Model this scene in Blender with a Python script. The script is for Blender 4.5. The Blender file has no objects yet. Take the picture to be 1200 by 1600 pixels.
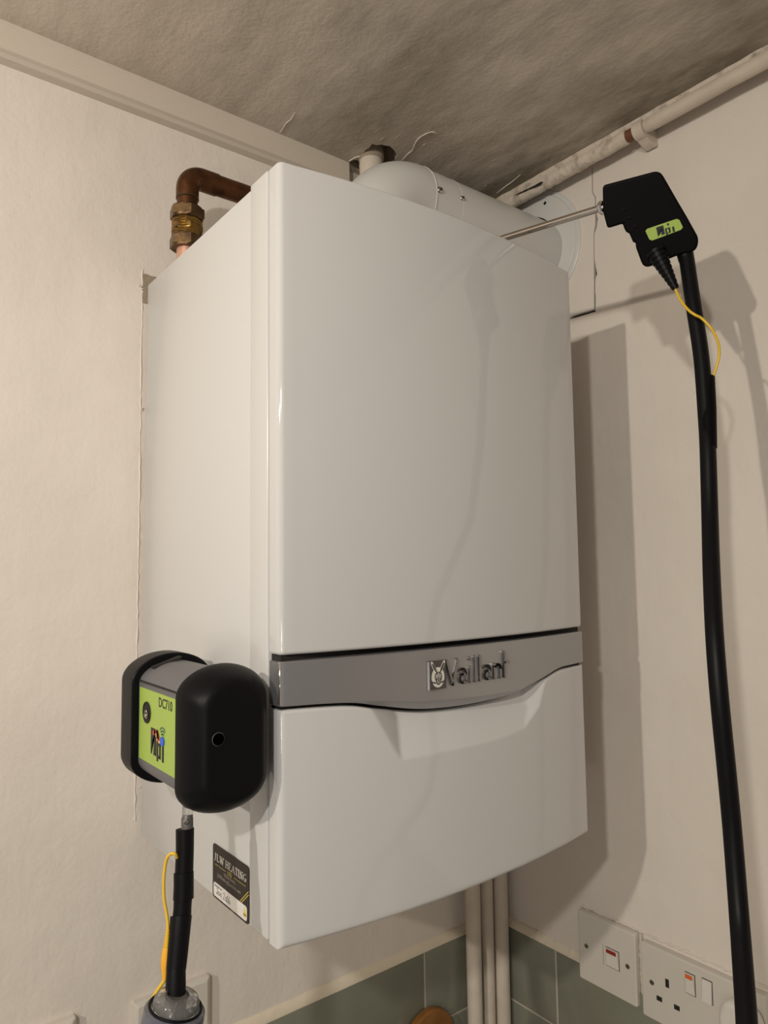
import bpy, bmesh, math, random
from mathutils import Vector, Matrix
random.seed(7)
C = bpy.context.scene
COL = C.collection
PI = math.pi

# ------------------------------------------------------------------ camera
CAM = Vector((-0.3218, -0.5720, 1.6318))
CS = Vector((0.7908, -0.6119, -0.0132)).normalized()
CF = Vector((0.6108, 0.7878, 0.0797)).normalized()
CS = (CS - CF * CS.dot(CF)).normalized()
CU = CS.cross(CF)
FPX = 1111.45
cd = bpy.data.cameras.new('camera')
cam = bpy.data.objects.new('camera', cd); COL.objects.link(cam)
cam.matrix_world = Matrix(((CS.x, CU.x, -CF.x, CAM.x), (CS.y, CU.y, -CF.y, CAM.y), (CS.z, CU.z, -CF.z, CAM.z), (0, 0, 0, 1)))
cd.sensor_fit = 'VERTICAL'; cd.sensor_height = 36.0; cd.lens = FPX / 1600 * 36.0
cd.clip_start = 0.02
C.camera = cam

# ------------------------------------------------------------------ light and exposure
C.view_settings.view_transform = 'Standard'
C.view_settings.look = 'None'
C.view_settings.exposure = 0.0
C.view_settings.gamma = 1.0
C.view_settings.use_curve_mapping = False
w = bpy.data.worlds.new('world'); C.world = w; w.use_nodes = True
w.node_tree.nodes['Background'].inputs[0].default_value = (1.0, 0.93, 0.84, 1)
w.node_tree.nodes['Background'].inputs[1].default_value = 0.20

def spot(name, loc, aim, power, col, size=0.03, angle=150, blend=0.9):
    l = bpy.data.lights.new(name, 'SPOT'); l.energy = power; l.color = col
    l.shadow_soft_size = size; l.spot_size = math.radians(angle); l.spot_blend = blend
    o = bpy.data.objects.new(name, l); COL.objects.link(o); o.location = loc
    o.rotation_euler = (Vector(aim) - Vector(loc)).to_track_quat('-Z', 'Y').to_euler()
    return o
WARM = (1.0, 0.90, 0.76)
spot('ceiling_spot', (-0.90, -0.78, 2.08), (-0.18, 0.3, 1.30), 29, (1.0, 0.955, 0.87), 0.025, 140, 1.0)
spot('ceiling_spot.001', (-1.50, -0.51, 2.11), (0.2, 0.15, 1.20), 43, WARM, 0.02, 150, 1.0)
spot('low_fill', (-0.95, -0.90, 1.20), (0.0, 0.1, 1.5), 4, (1.0, 0.95, 0.93), 0.06, 150, 1.0)  # weak fill lamp added low at the front left; its source is unseen

# ------------------------------------------------------------------ helpers
def at(px, py, X=None, Y=None, Z=None, t=None):
    d = CF + CS * ((px - 600) / FPX) - CU * ((py - 800) / FPX)
    if X is not None: t = (X - CAM.x) / d.x
    elif Y is not None: t = (Y - CAM.y) / d.y
    elif Z is not None: t = (Z - CAM.z) / d.z
    return CAM + d * t

def thing(name, label, cat, loc=(0, 0, 0), group=None):
    o = bpy.data.objects.new(name, None); COL.objects.link(o); o.location = loc
    o['label'] = label; o['category'] = cat; o.empty_display_size = 0.02
    if group: o['group'] = group
    return o
def wpos(o):
    v = Vector((0, 0, 0))
    while o is not None:
        v += o.location; o = o.parent
    return v
def link(name, me, m, parent=None, label=None, smooth=None):
    """links a mesh given in world coordinates, origin at its centre"""
    o = bpy.data.objects.new(name, me)
    if me.vertices:
        xs = [v.co for v in me.vertices]
        c = Vector([(min(p[i] for p in xs) + max(p[i] for p in xs)) / 2 for i in range(3)])
    else: c = Vector((0, 0, 0))
    me.transform(Matrix.Translation(-c))
    COL.objects.link(o)
    if m is not None:
        me.materials.clear(); me.materials.append(m)
    if parent is not None:
        o.parent = parent; o.location = c - wpos(parent)
    else: o.location = c
    if label: o['label'] = label
    if smooth is None:
        for p in me.polygons: p.material_index = 0
    if smooth is not None:
        for p in me.polygons: p.use_smooth = p.material_index == 0
        for p in me.polygons: p.material_index = 0
        me.update()
        try: me.set_sharp_from_angle(angle=math.radians(smooth))
        except Exception: pass
    return o
def build(name, bm, m, parent=None, label=None, smooth=None):
    bmesh.ops.recalc_face_normals(bm, faces=bm.faces)
    me = bpy.data.meshes.new(name); bm.to_mesh(me); bm.free()
    return link(name, me, m, parent, label, smooth)
def struct(o): o['kind'] = 'structure'; return o

def box(bm, lo, hi, bev=0.0, seg=2):
    b = bmesh.new(); bmesh.ops.create_cube(b, size=1)
    lo = Vector(lo); hi = Vector(hi); c = (lo + hi) / 2; s = hi - lo
    for v in b.verts: v.co = Vector((v.co.x * s.x, v.co.y * s.y, v.co.z * s.z)) + c
    if bev: bmesh.ops.bevel(b, geom=b.edges[:], offset=bev, segments=seg, profile=0.5, affect='EDGES')
    merge(bm, b)
def merge(bm, b, M=None):
    me = bpy.data.meshes.new('t'); b.to_mesh(me); b.free()
    if M is not None: me.transform(M)
    bm.from_mesh(me); bpy.data.meshes.remove(me)
def mkbox(name, lo, hi, m, parent=None, bev=0.0, seg=2, label=None):
    bm = bmesh.new(); box(bm, lo, hi, bev, seg)
    return build(name, bm, m, parent, label, 40 if bev else None)

def frame(d):
    d = d.normalized(); a = Vector((0, 0, 1)) if abs(d.z) < 0.9 else Vector((1, 0, 0))
    u = d.cross(a).normalized(); return u, d.cross(u)
def spline(pts, n=8):
    P = [Vector(p) for p in pts]; out = []
    for i in range(len(P) - 1):
        p0 = P[max(i - 1, 0)]; p1 = P[i]; p2 = P[i + 1]; p3 = P[min(i + 2, len(P) - 1)]
        for k in range(n):
            t = k / n
            out.append(0.5 * ((2 * p1) + (p2 - p0) * t + (2 * p0 - 5 * p1 + 4 * p2 - p3) * t * t + (3 * p1 - p0 - 3 * p2 + p3) * t ** 3))
    out.append(P[-1]); return out
def tube(bm, pts, r, seg=20, cap=True):
    """pts list of Vector, r number or list; parallel-transported frame"""
    n = len(pts); R = r if isinstance(r, (list, tuple)) else [r] * n
    T = [(pts[min(i + 1, n - 1)] - pts[max(i - 1, 0)]).normalized() for i in range(n)]
    u, v = frame(T[0]); rings = []
    for i in range(n):
        u = (u - T[i] * u.dot(T[i])).normalized(); v = T[i].cross(u)
        rings.append([bm.verts.new(pts[i] + (u * math.cos(2 * PI * k / seg) + v * math.sin(2 * PI * k / seg)) * R[i]) for k in range(seg)])
    for i in range(n - 1):
        for k in range(seg):
            bm.faces.new((rings[i][k], rings[i][(k + 1) % seg], rings[i + 1][(k + 1) % seg], rings[i + 1][k]))
    if cap: bm.faces.new(rings[0][::-1]); bm.faces.new(rings[-1])
def lathe(bm, base, axis, prof, seg=32, cap=True):
    """prof list of (distance along axis, radius)"""
    a = Vector(axis).normalized(); u, v = frame(a); base = Vector(base); rings = []
    for h, r in prof:
        r = max(r, 1e-5)
        rings.append([bm.verts.new(base + a * h + (u * math.cos(2 * PI * k / seg) + v * math.sin(2 * PI * k / seg)) * r) for k in range(seg)])
    for i in range(len(rings) - 1):
        for k in range(seg):
            bm.faces.new((rings[i][k], rings[i][(k + 1) % seg], rings[i + 1][(k + 1) % seg], rings[i + 1][k]))
    if cap: bm.faces.new(rings[0][::-1]); bm.faces.new(rings[-1])

def rrect(w, h, r, n=6):
    """rounded rectangle outline, 2D, centred, counter-clockwise"""
    out = []
    for cx, cy, a0 in ((w / 2 - r, h / 2 - r, 0), (-w / 2 + r, h / 2 - r, PI / 2), (-w / 2 + r, -h / 2 + r, PI), (w / 2 - r, -h / 2 + r, 1.5 * PI)):
        for k in range(n + 1):
            a = a0 + PI / 2 * k / n; out.append((cx + r * math.cos(a), cy + r * math.sin(a)))
    return out
def rounded(poly, r, n=4):
    """rounds the corners of a closed 2D polygon"""
    out = []; N = len(poly)
    for i in range(N):
        p = Vector(poly[i]).to_2d(); a = Vector(poly[i - 1]).to_2d(); b = Vector(poly[(i + 1) % N]).to_2d()
        rr = r[i] if isinstance(r, (list, tuple)) else r
        if rr <= 0: out.append((p.x, p.y)); continue
        da = (a - p); db = (b - p); k = min(rr, da.length * 0.45, db.length * 0.45)
        s = p + da.normalized() * k; e = p + db.normalized() * k
        for j in range(n + 1):
            t = j / n; q = s * (1 - t) ** 2 + p * 2 * t * (1 - t) + e * t * t; out.append((q.x, q.y))
    return out
def inset(poly, d):
    N = len(poly); out = []
    area = sum(poly[i][0] * poly[(i + 1) % N][1] - poly[(i + 1) % N][0] * poly[i][1] for i in range(N))
    s = 1 if area > 0 else -1
    for i in range(N):
        p = Vector(poly[i]); a = Vector(poly[i - 1]); b = Vector(poly[(i + 1) % N])
        e1 = (p - a); e2 = (b - p)
        if e1.length < 1e-9: e1 = e2
        if e2.length < 1e-9: e2 = e1
        n1 = Vector((-e1.y, e1.x)).normalized() * s; n2 = Vector((-e2.y, e2.x)).normalized() * s
        nn = (n1 + n2)
        nn = nn.normalized() if nn.length > 1e-6 else n1
        q = p + nn * (d / max(0.5, nn.dot(n1))); out.append((q.x, q.y))
    return out
def slab(bm, poly, O, ex, ey, ez, t, rnd=0.0, n=4, both=True):
    """2D outline extruded along ez from 0 to t, edges rounded by rnd"""
    O, ex, ey, ez = Vector(O), Vector(ex), Vector(ey), Vector(ez)
    rings = []
    prof = []
    if rnd:
        if both: prof += [(rnd * (1 - math.sin(PI / 2 * k / n)), rnd * (1 - math.cos(PI / 2 * k / n))) [::-1] if 0 else (rnd * (1 - math.cos(PI / 2 * k / n)), rnd * (1 - math.sin(PI / 2 * k / n))) for k in range(n + 1)]
        else: prof.append((0, 0))
        prof += [(t - rnd * (1 - math.cos(PI / 2 * k / n)), rnd * (1 - math.sin(PI / 2 * k / n))) for k in range(n, -1, -1)]
    else: prof = [(0, 0), (t, 0)]
    for h, d in prof:
        q = inset(poly, d) if d > 1e-9 else poly
        rings.append([bm.verts.new(O + ex * a + ey * b + ez * h) for a, b in q])
    if rnd:
        q = inset(poly, rnd * 1.25); rings.append([bm.verts.new(O + ex * a + ey * b + ez * t) for a, b in q])
    N = len(poly)
    for i in range(len(rings) - 1):
        for k in range(N):
            bm.faces.new((rings[i][k], rings[i][(k + 1) % N], rings[i + 1][(k + 1) % N], rings[i + 1][k]))
    for rg in (rings[0][::-1], rings[-1]):
        f = bm.faces.new(rg)
        for g in bmesh.ops.triangulate(bm, faces=[f])['faces']: g.material_index = 1 if rnd else 0   # flat caps

def curve_mesh(c, M):
    o = bpy.data.objects.new('tmp', c); COL.objects.link(o)
    dg = bpy.context.evaluated_depsgraph_get(); dg.update()
    me = bpy.data.meshes.new_from_object(o.evaluated_get(dg))
    bpy.data.objects.remove(o); bpy.data.curves.remove(c)
    me.transform(M); return me
def basis(O, ex, ey, ez):
    O, ex, ey, ez = Vector(O), Vector(ex), Vector(ey), Vector(ez)
    return Matrix(((ex.x, ey.x, ez.x, O.x), (ex.y, ey.y, ez.y, O.y), (ex.z, ey.z, ez.z, O.z), (0, 0, 0, 1)))
def holed(loops, thick, M):
    c = bpy.data.curves.new('h', 'CURVE'); c.dimensions = '2D'; c.fill_mode = 'BOTH'; c.extrude = thick / 2
    for lp in loops:
        s = c.splines.new('POLY'); s.points.add(len(lp) - 1); s.use_cyclic_u = True
        for i, p in enumerate(lp): s.points[i].co = (p[0], p[1], 0, 1)
    return curve_mesh(c, M)
def text(s, M, size=1.0, thick=0.0002, sx=1.0, align='CENTER', off=0.0, shear=0.0):
    c = bpy.data.curves.new('t', 'FONT'); c.body = s; c.size = size; c.extrude = thick / 2; c.align_x = align; c.align_y = 'CENTER'
    c.offset = off; c.shear = shear; c.resolution_u = 3
    return curve_mesh(c, M @ Matrix.Diagonal((sx, 1, 1, 1)))
def strokes(bm, paths, wd, t, M, n=6, base=0.0):
    """flat or raised ribbons with round ends; 2D paths"""
    b = bmesh.new()
    for pa in paths:
        wv = wd
        if isinstance(pa, tuple) and isinstance(pa[0], (int, float)): wv, pa = pa[0], pa[1]
        for i in range(len(pa) - 1):
            p = Vector(pa[i]); q = Vector(pa[i + 1]); d = (q - p).normalized() if (q - p).length > 1e-9 else Vector((1, 0))
            a0 = math.atan2(d.y, d.x); o = []
            for k in range(n + 1):
                a = a0 + PI / 2 + PI * k / n; o.append((p.x + wv / 2 * math.cos(a), p.y + wv / 2 * math.sin(a)))
            for k in range(n + 1):
                a = a0 - PI / 2 + PI * k / n; o.append((q.x + wv / 2 * math.cos(a), q.y + wv / 2 * math.sin(a)))
            slab(b, o, (0, 0, base), (1, 0, 0), (0, 1, 0), (0, 0, 1), t)
    merge(bm, b, M)

# ------------------------------------------------------------------ materials
def mat(name, col, rough=0.5, metal=0.0, spec=None, bump=None, vary=None, coat=0.0, trans=0.0, ior=None):
    m = bpy.data.materials.new(name); m.use_nodes = True; nt = m.node_tree; b = nt.nodes['Principled BSDF']
    b.inputs['Base Color'].default_value = (*col, 1); b.inputs['Roughness'].default_value = rough; b.inputs['Metallic'].default_value = metal
    if spec is not None: b.inputs['Specular IOR Level'].default_value = spec
    if coat: b.inputs['Coat Weight'].default_value = coat; b.inputs['Coat Roughness'].default_value = 0.05
    if trans: b.inputs['Transmission Weight'].default_value = trans
    if ior: b.inputs['IOR'].default_value = ior
    tc = nt.nodes.new('ShaderNodeTexCoord')
    geo = nt.nodes.new('ShaderNodeNewGeometry')
    if vary:   # (scale, colour2, lo, hi)
        sc, c2, lo, hi = vary
        nz = nt.nodes.new('ShaderNodeTexNoise'); nz.inputs['Scale'].default_value = sc; nz.inputs['Detail'].default_value = 6
        nt.links.new(geo.outputs['Position'], nz.inputs['Vector'])
        rp = nt.nodes.new('ShaderNodeMapRange'); rp.inputs[1].default_value = lo; rp.inputs[2].default_value = hi
        nt.links.new(nz.outputs[0], rp.inputs[0])
        mx = nt.nodes.new('ShaderNodeMix'); mx.data_type = 'RGBA'
        mx.inputs[6].default_value = (*col, 1); mx.inputs[7].default_value = (*c2, 1)
        nt.links.new(rp.outputs[0], mx.inputs[0]); nt.links.new(mx.outputs[2], b.inputs['Base Color'])
    if bump:
        last = None
        for sc, st, scale3 in bump:
            mp = nt.nodes.new('ShaderNodeMapping'); mp.inputs['Scale'].default_value = scale3
            nt.links.new(geo.outputs['Position'], mp.inputs[0])
            nz = nt.nodes.new('ShaderNodeTexNoise'); nz.inputs['Scale'].default_value = sc; nz.inputs['Detail'].default_value = 5
            nt.links.new(mp.outputs[0], nz.inputs['Vector'])
            bp = nt.nodes.new('ShaderNodeBump'); bp.inputs['Strength'].default_value = 1.0; bp.inputs['Distance'].default_value = st
            nt.links.new(nz.outputs[0], bp.inputs['Height'])
            if last: nt.links.new(last.outputs[0], bp.inputs['Normal'])
            last = bp
        nt.links.new(last.outputs[0], b.inputs['Normal'])
    return m
M = {}
ONE = (1, 1, 1)
M['wall'] = mat('wall_paint', (0.80, 0.735, 0.67), 0.62, spec=0.3, vary=(5, (0.74, 0.675, 0.61), 0.35, 0.75),
                bump=[(8, 0.005, ONE), (150, 0.0004, ONE), (45, 0.0007, (1, 1, 0.2))])
M['cream'] = mat('cream_gloss_paint', (0.70, 0.62, 0.53), 0.4, vary=(30, (0.60, 0.53, 0.44), 0.4, 0.8), bump=[(90, 0.0008, ONE)])
M['ledge'] = mat('ledge_paint', (0.80, 0.71, 0.57), 0.5, bump=[(90, 0.0008, ONE)])
M['dirty'] = mat('dirty_cream_paint', (0.68, 0.60, 0.51), 0.5, vary=(55, (0.26, 0.21, 0.16), 0.50, 0.78), bump=[(110, 0.0016, ONE)])
M['boxing'] = mat('boxing_paint', (0.64, 0.57, 0.49), 0.45, bump=[(60, 0.0004, (1, 8, 8))])
M['white'] = mat('white_enamel', (0.655, 0.655, 0.65), 0.05, spec=0.55)
M['side'] = mat('white_enamel_side', (0.655, 0.655, 0.65), 0.26, spec=0.45)
M['flue'] = mat('flue_white', (0.66, 0.66, 0.64), 0.32)
M['seal'] = mat('flue_seal', (0.85, 0.85, 0.82), 0.4)
M['grey'] = mat('silver_band', (0.40, 0.40, 0.415), 0.32, metal=0.7)
M['chrome'] = mat('chrome', (0.78, 0.77, 0.76), 0.14, metal=1.0)
M['steel'] = mat('steel', (0.60, 0.57, 0.54), 0.15, metal=1.0)
M['emblem'] = mat('emblem_dark', (0.12, 0.115, 0.11), 0.3, metal=0.6)
M['letter'] = mat('letter_metal', (0.30, 0.29, 0.285), 0.2, metal=0.95)
M['black'] = mat('black_rubber', (0.0055, 0.0055, 0.0065), 0.42, spec=0.13)
M['black2'] = mat('black_plastic', (0.004, 0.004, 0.0045), 0.45, spec=0.06)
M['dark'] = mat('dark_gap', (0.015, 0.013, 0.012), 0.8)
M['hole'] = mat('screw_hole_black', (0.001, 0.001, 0.001), 0.9, spec=0.0)
M['void'] = mat('brown_void', (0.05, 0.035, 0.025), 0.95, vary=(40, (0.02, 0.015, 0.01), 0.4, 0.6))
M['body'] = mat('grey_plastic', (0.135, 0.135, 0.145), 0.45)
M['green'] = mat('green_label', (0.37, 0.52, 0.085), 0.35)
M['yellow'] = mat('yellow_cable', (0.78, 0.50, 0.03), 0.35)
M['copper'] = mat('tarnished_copper', (0.15, 0.066, 0.028), 0.34, metal=0.85, vary=(45, (0.06, 0.028, 0.015), 0.4, 0.7), bump=[(150, 0.0004, ONE)])
M['brass'] = mat('tarnished_brass', (0.36, 0.22, 0.06), 0.3, metal=0.9, vary=(70, (0.16, 0.09, 0.035), 0.4, 0.62), bump=[(200, 0.0003, ONE)])
M['nut'] = mat('dull_brass_nut', (0.20, 0.125, 0.06), 0.38, metal=0.85, vary=(60, (0.09, 0.055, 0.035), 0.35, 0.65), bump=[(200, 0.0003, ONE)])
M['tile'] = mat('sage_tile', (0.235, 0.240, 0.190), 0.16, spec=0.5, bump=[(9, 0.0012, ONE)], vary=(14, (0.205, 0.212, 0.168), 0.4, 0.7))
M['grout'] = mat('grout', (0.52, 0.48, 0.40), 0.8)
M['socket'] = mat('socket_plastic', (0.66, 0.62, 0.56), 0.3)
M['socket2'] = mat('socket_plastic_rocker', (0.74, 0.71, 0.66), 0.25)
M['neon_red'] = mat('red_lens', (0.28, 0.03, 0.015), 0.25)
M['neon_orange'] = mat('orange_lens', (0.75, 0.16, 0.03), 0.25)
M['pink'] = mat('copper_clean', (0.70, 0.40, 0.30), 0.4, metal=0.5)
M['rust'] = mat('bare_copper_rust', (0.16, 0.06, 0.025), 0.6)
M['sticker'] = mat('sticker_brown', (0.030, 0.022, 0.018), 0.5, spec=.3)
M['paper'] = mat('sticker_white', (0.82, 0.80, 0.78), 0.4)
M['ink'] = mat('ink', (0.01, 0.01, 0.015), 0.5)
M['print_white'] = mat('print_white', (0.80, 0.77, 0.70), 0.45)
M['print_grey'] = mat('print_grey', (0.30, 0.27, 0.24), 0.45)
M['print_yellow'] = mat('print_yellow', (0.75, 0.62, 0.10), 0.45)
M['red'] = mat('print_red', (0.40, 0.06, 0.04), 0.45)
M['orange'] = mat('print_orange', (0.75, 0.38, 0.14), 0.45)
M['blue'] = mat('print_blue', (0.02, 0.12, 0.75), 0.4)
M['teal'] = mat('print_teal', (0.14, 0.32, 0.20), 0.45)
M['wood'] = mat('amber_wood', (0.30, 0.13, 0.03), 0.35, vary=(25, (0.20, 0.08, 0.02), 0.35, 0.7))
M['clear'] = mat('clear_plastic', (0.86, 0.86, 0.86), 0.08, trans=0.92, ior=1.46)
M['smoke'] = mat('smoked_plastic', (0.66, 0.68, 0.74), 0.10, trans=0.85, ior=1.46)
M['bluefilter'] = mat('blue_filter', (0.03, 0.045, 0.13), 0.3)
M['greyconn'] = mat('grey_connector', (0.10, 0.095, 0.09), 0.4)
M['bare'] = mat('bare_plaster', (0.34, 0.28, 0.21), 0.9, bump=[(80, 0.002, ONE)])

# ceiling: old plaster, damp staining in noisy streaks, heavier toward the corner of the two walls
def ceiling_mat():
    m = bpy.data.materials.new('stained_ceiling'); m.use_nodes = True; nt = m.node_tree; b = nt.nodes['Principled BSDF']; L = nt.links
    b.inputs['Roughness'].default_value = 0.8; b.inputs['Specular IOR Level'].default_value = 0.2
    g = nt.nodes.new('ShaderNodeNewGeometry')
    mp = nt.nodes.new('ShaderNodeMapping'); mp.inputs['Rotation'].default_value = (0, 0, 0.5); mp.inputs['Scale'].default_value = (2.4, 0.9, 1)
    L.new(g.outputs['Position'], mp.inputs[0])
    def noise(scale, det, rough=0.6, vec=mp):
        n = nt.nodes.new('ShaderNodeTexNoise'); n.inputs['Scale'].default_value = scale; n.inputs['Detail'].default_value = det; n.inputs['Roughness'].default_value = rough
        L.new(vec.outputs[0], n.inputs['Vector']); return n
    def mr(inp, a, bb, c=0.0, d=1.0):
        r = nt.nodes.new('ShaderNodeMapRange'); r.inputs[1].default_value = a; r.inputs[2].default_value = bb; r.inputs[3].default_value = c; r.inputs[4].default_value = d
        L.new(inp, r.inputs[0]); return r.outputs[0]
    def mth(op, a, bb):
        n = nt.nodes.new('ShaderNodeMath'); n.operation = op
        for i, v in enumerate((a, bb)):
            if isinstance(v, (int, float)): n.inputs[i].default_value = v
            else: L.new(v, n.inputs[i])
        return n.outputs[0]
    sep = nt.nodes.new('ShaderNodeSeparateXYZ'); L.new(g.outputs['Position'], sep.inputs[0])
    gx = mr(sep.outputs[0], -0.25, 0.30)          # stain spreads from the outside wall
    big = mr(noise(3.0, 7).outputs[0], 0.30, 0.68)
    sml = mr(noise(14, 8, 0.7).outputs[0], 0.35, 0.7)
    s = mth('ADD', mth('MULTIPLY', big, 0.6), mth('MULTIPLY', sml, 0.35))
    f = mth('MULTIPLY', s, mth('ADD', mth('MULTIPLY', gx, 0.72), 0.24))
    f = mth('ADD', f, mth('MULTIPLY', mth('MULTIPLY', mr(sep.outputs[0], 0.42, 0.60), mr(noise(6, 5).outputs[0], 0.3, 0.6)), 0.42))   # damp line along the outside wall
    mx = nt.nodes.new('ShaderNodeMix'); mx.data_type = 'RGBA'; L.new(f, mx.inputs[0])
    mx.inputs[6].default_value = (0.80, 0.715, 0.625, 1); mx.inputs[7].default_value = (0.25, 0.22, 0.175, 1)
    L.new(mx.outputs[2], b.inputs['Base Color'])
    b1 = nt.nodes.new('ShaderNodeBump'); b1.inputs['Distance'].default_value = 0.0022; L.new(noise(9, 6).outputs[0], b1.inputs['Height'])
    n2 = nt.nodes.new('ShaderNodeTexNoise'); n2.inputs['Scale'].default_value = 170; n2.inputs['Detail'].default_value = 3; L.new(g.outputs['Position'], n2.inputs['Vector'])
    b2 = nt.nodes.new('ShaderNodeBump'); b2.inputs['Distance'].default_value = 0.0006; L.new(n2.outputs[0], b2.inputs['Height']); L.new(b1.outputs[0], b2.inputs['Normal'])
    L.new(b2.outputs[0], b.inputs['Normal']); return m
M['ceiling'] = ceiling_mat()

# ------------------------------------------------------------------ room shell
YW, XW, ZC = 0.366, 0.650, 2.300      # back wall, right wall, ceiling
YT, XT = 0.359, 0.643                 # tile faces
X0, Y0 = -2.6, -2.4                   # how far the walls run
TZ = 1.004                            # top of the tiling
floor = struct(mkbox('floor', (X0, Y0, -0.05), (XW + .1, YW + .1, 0.0), M['grout']))
wall_back = struct(mkbox('wall_back', (X0, YW, 0), (XW + .1, YW + 0.1, ZC + 0.12), M['wall']))

# right wall with the cracked edge of the plaster patch round the flue cut right through its skin
def yz(px, py, X=XW): p = at(px, py, X=X); return (p.y, p.z)
slitL = [(924.5, 262), (925, 300), (929.6, 310), (930, 350), (927.4, 366), (927.8, 412), (928.3, 483), (894, 494)]
slitR = [(890, 499), (930.6, 487), (931, 462), (930, 455), (930.2, 437), (933, 428), (930.6, 414), (929, 405), (928.8, 366), (932.5, 355), (934, 342), (931.8, 330), (931.2, 309), (926.6, 300), (926.2, 262)]
slit = [yz(*p) for p in slitL + slitR]
Mr = basis((XW + 0.003, 0, 0), (0, 1, 0), (0, 0, 1), (1, 0, 0))
outer = [(Y0, 0), (YW, 0), (YW, ZC + .02), (Y0, ZC + .02)]
wall_right = struct(link('wall_right', holed([outer, slit], 0.006, Mr), M['wall']))
mkbox('crack_backing', (XW + 0.0075, Y0, 0), (XW + 0.08, YW, ZC + 0.1), M['void'], wall_right)

# ceiling with the broken hole round the riser pipe
def xyz(px, py): p = at(px, py, Z=ZC); return (p.x, p.y)
hole = [(544, 254), (549, 252), (552.5, 250), (558, 250.5), (561, 249.5), (563, 245), (566, 241), (572, 233.7), (577, 231), (581.7, 225), (588, 227), (595.7, 226), (602, 227.5), (608.5, 228), (613, 232), (616.7, 236), (620.8, 243), (617, 249), (617, 258), (606, 270), (585, 276), (560, 267)]
hole = [xyz(*p) for p in hole]
Mc = basis((0, 0, ZC + 0.006), (1, 0, 0), (0, 1, 0), (0, 0, 1))
ceiling = struct(link('ceiling', holed([[(X0, Y0), (XW + .1, Y0), (XW + .1, YW + .1), (X0, YW + .1)], hole], 0.012, Mc), M['ceiling']))
mkbox('hole_backing', (X0, Y0, ZC + 0.06), (XW + .1, YW + .1, ZC + 0.1), M['void'], ceiling)
hp = rounded([(p[0] * 1.0, p[1]) for p in hole], 0.002, 2)
# crumbling side of the hole: sloping brown plaster
bm = bmesh.new()
cx = sum(p[0] for p in hole) / len(hole); cy = sum(p[1] for p in hole) / len(hole)
r0 = [bm.verts.new((cx + (p[0] - cx) * 1.05, cy + (p[1] - cy) * 1.05, ZC + 0.0125)) for p in hole]
r1 = [bm.verts.new((cx + (p[0] - cx) * 1.0, cy + (p[1] - cy) * 1.0, ZC + 0.030 + 0.004 * math.sin(3 * i))) for i, p in enumerate(hole)]
r2 = [bm.verts.new((cx + (p[0] - cx) * 0.85, cy + (p[1] - cy) * 0.85, ZC + 0.0595)) for i, p in enumerate(hole)]
for a, b_ in ((r0, r1), (r1, r2)):
    for i in range(len(hole)):
        bm.faces.new((a[i], a[(i + 1) % len(hole)], b_[(i + 1) % len(hole)], b_[i]))
build('hole_rim', bm, M['bare'], ceiling)

# lifted paint cracks on the ceiling: raised, curled white ridges
def ridge(name, pts, wd, m, parent, h=0.0016, plane='Z'):
    bm = bmesh.new(); P = []
    for px, py in pts: P.append(at(px, py, Z=ZC - h * 0.3) if plane == 'Z' else (at(px, py, Y=YW - h * .3) if plane == 'Y' else at(px, py, X=XW - h * .3)))
    S = spline(P, 4); R = [wd * (0.55 + 0.45 * math.sin(PI * i / (len(S) - 1))) * random.uniform(0.7, 1.2) for i in range(len(S))]
    tube(bm, S, R, 6); return build(name, bm, m, parent, None, 60)
M['chip'] = mat('lifted_paint', (0.66, 0.60, 0.52), 0.6, bump=[(200, 0.0006, ONE)])
ridge('paint_crack', [(437, 207), (441, 203), (447, 193), (455, 186), (461, 176)], 0.0013, M['chip'], ceiling)
ridge('paint_crack', [(630, 249), (637, 241), (645, 234), (650, 222), (657, 214), (668, 208), (676, 206), (682, 209)], 0.0015, M['chip'], ceiling)
ridge('paint_crack', [(545, 252), (555, 246), (563, 244)], 0.0015, M['chip'], ceiling)
ridge('paint_crack', [(776, 302), (790, 291), (800, 284), (813, 273)], 0.0012, M['chip'], ceiling)
for i in range(26):       # small flakes of paint hanging off the stained plaster
    px = random.gauss(640, 90); py = 205 + random.random() * 90
    if not (520 < px < 800) or py > 250 + (px - 560) * 0.22: continue
    dx = random.uniform(3, 9); ridge('paint_flake', [(px, py), (px + dx * .5, py - dx * .3), (px + dx, py - dx * .75)], random.uniform(0.0003, 0.0007), M['ceiling'], ceiling, 0.0008)

# ridge of old paint down the wall at the boiler's edge, bare patch above it
bm = bmesh.new()
S = []; R = []
z = 2.042
while z > 1.315:
    xx = -0.0018
    S.append(Vector((xx + random.uniform(-.0007, .0007) - 0.002, YW - 0.0001, z))); R.append(random.uniform(0.0005, 0.0014)); z -= random.uniform(0.004, 0.011)
tube(bm, S, R, 7); build('paint_ridge', bm, M['wall'], wall_back, None, 60)
bm = bmesh.new(); bl = [(-0.0035, 2.034), (0.0, 2.036), (0.008, 2.0345), (0.016, 2.033), (0.03, 2.034), (0.04, 1.995), (-0.0035, 1.995)]
slab(bm, bl, (0, YW - 0.0006, 0), (1, 0, 0), (0, 0, 1), (0, -1, 0), 0.0008); build('bare_patch', bm, M['bare'], wall_back)
for (px, py, n) in ((222, 449, 5), (219, 446, 3), (221, 1228, 4), (222, 640, 3)):
    bm = bmesh.new()
    for k in range(n):
        q = at(px + random.uniform(-2, 2), py + random.uniform(-3, 3), Y=YW - 0.001)
        b = bmesh.new(); bmesh.ops.create_icosphere(b, subdivisions=1, radius=random.uniform(0.001, 0.002), matrix=Matrix.Translation(q)); merge(bm, b)
    build('paint_blob', bm, M['chip'], wall_back)

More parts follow.
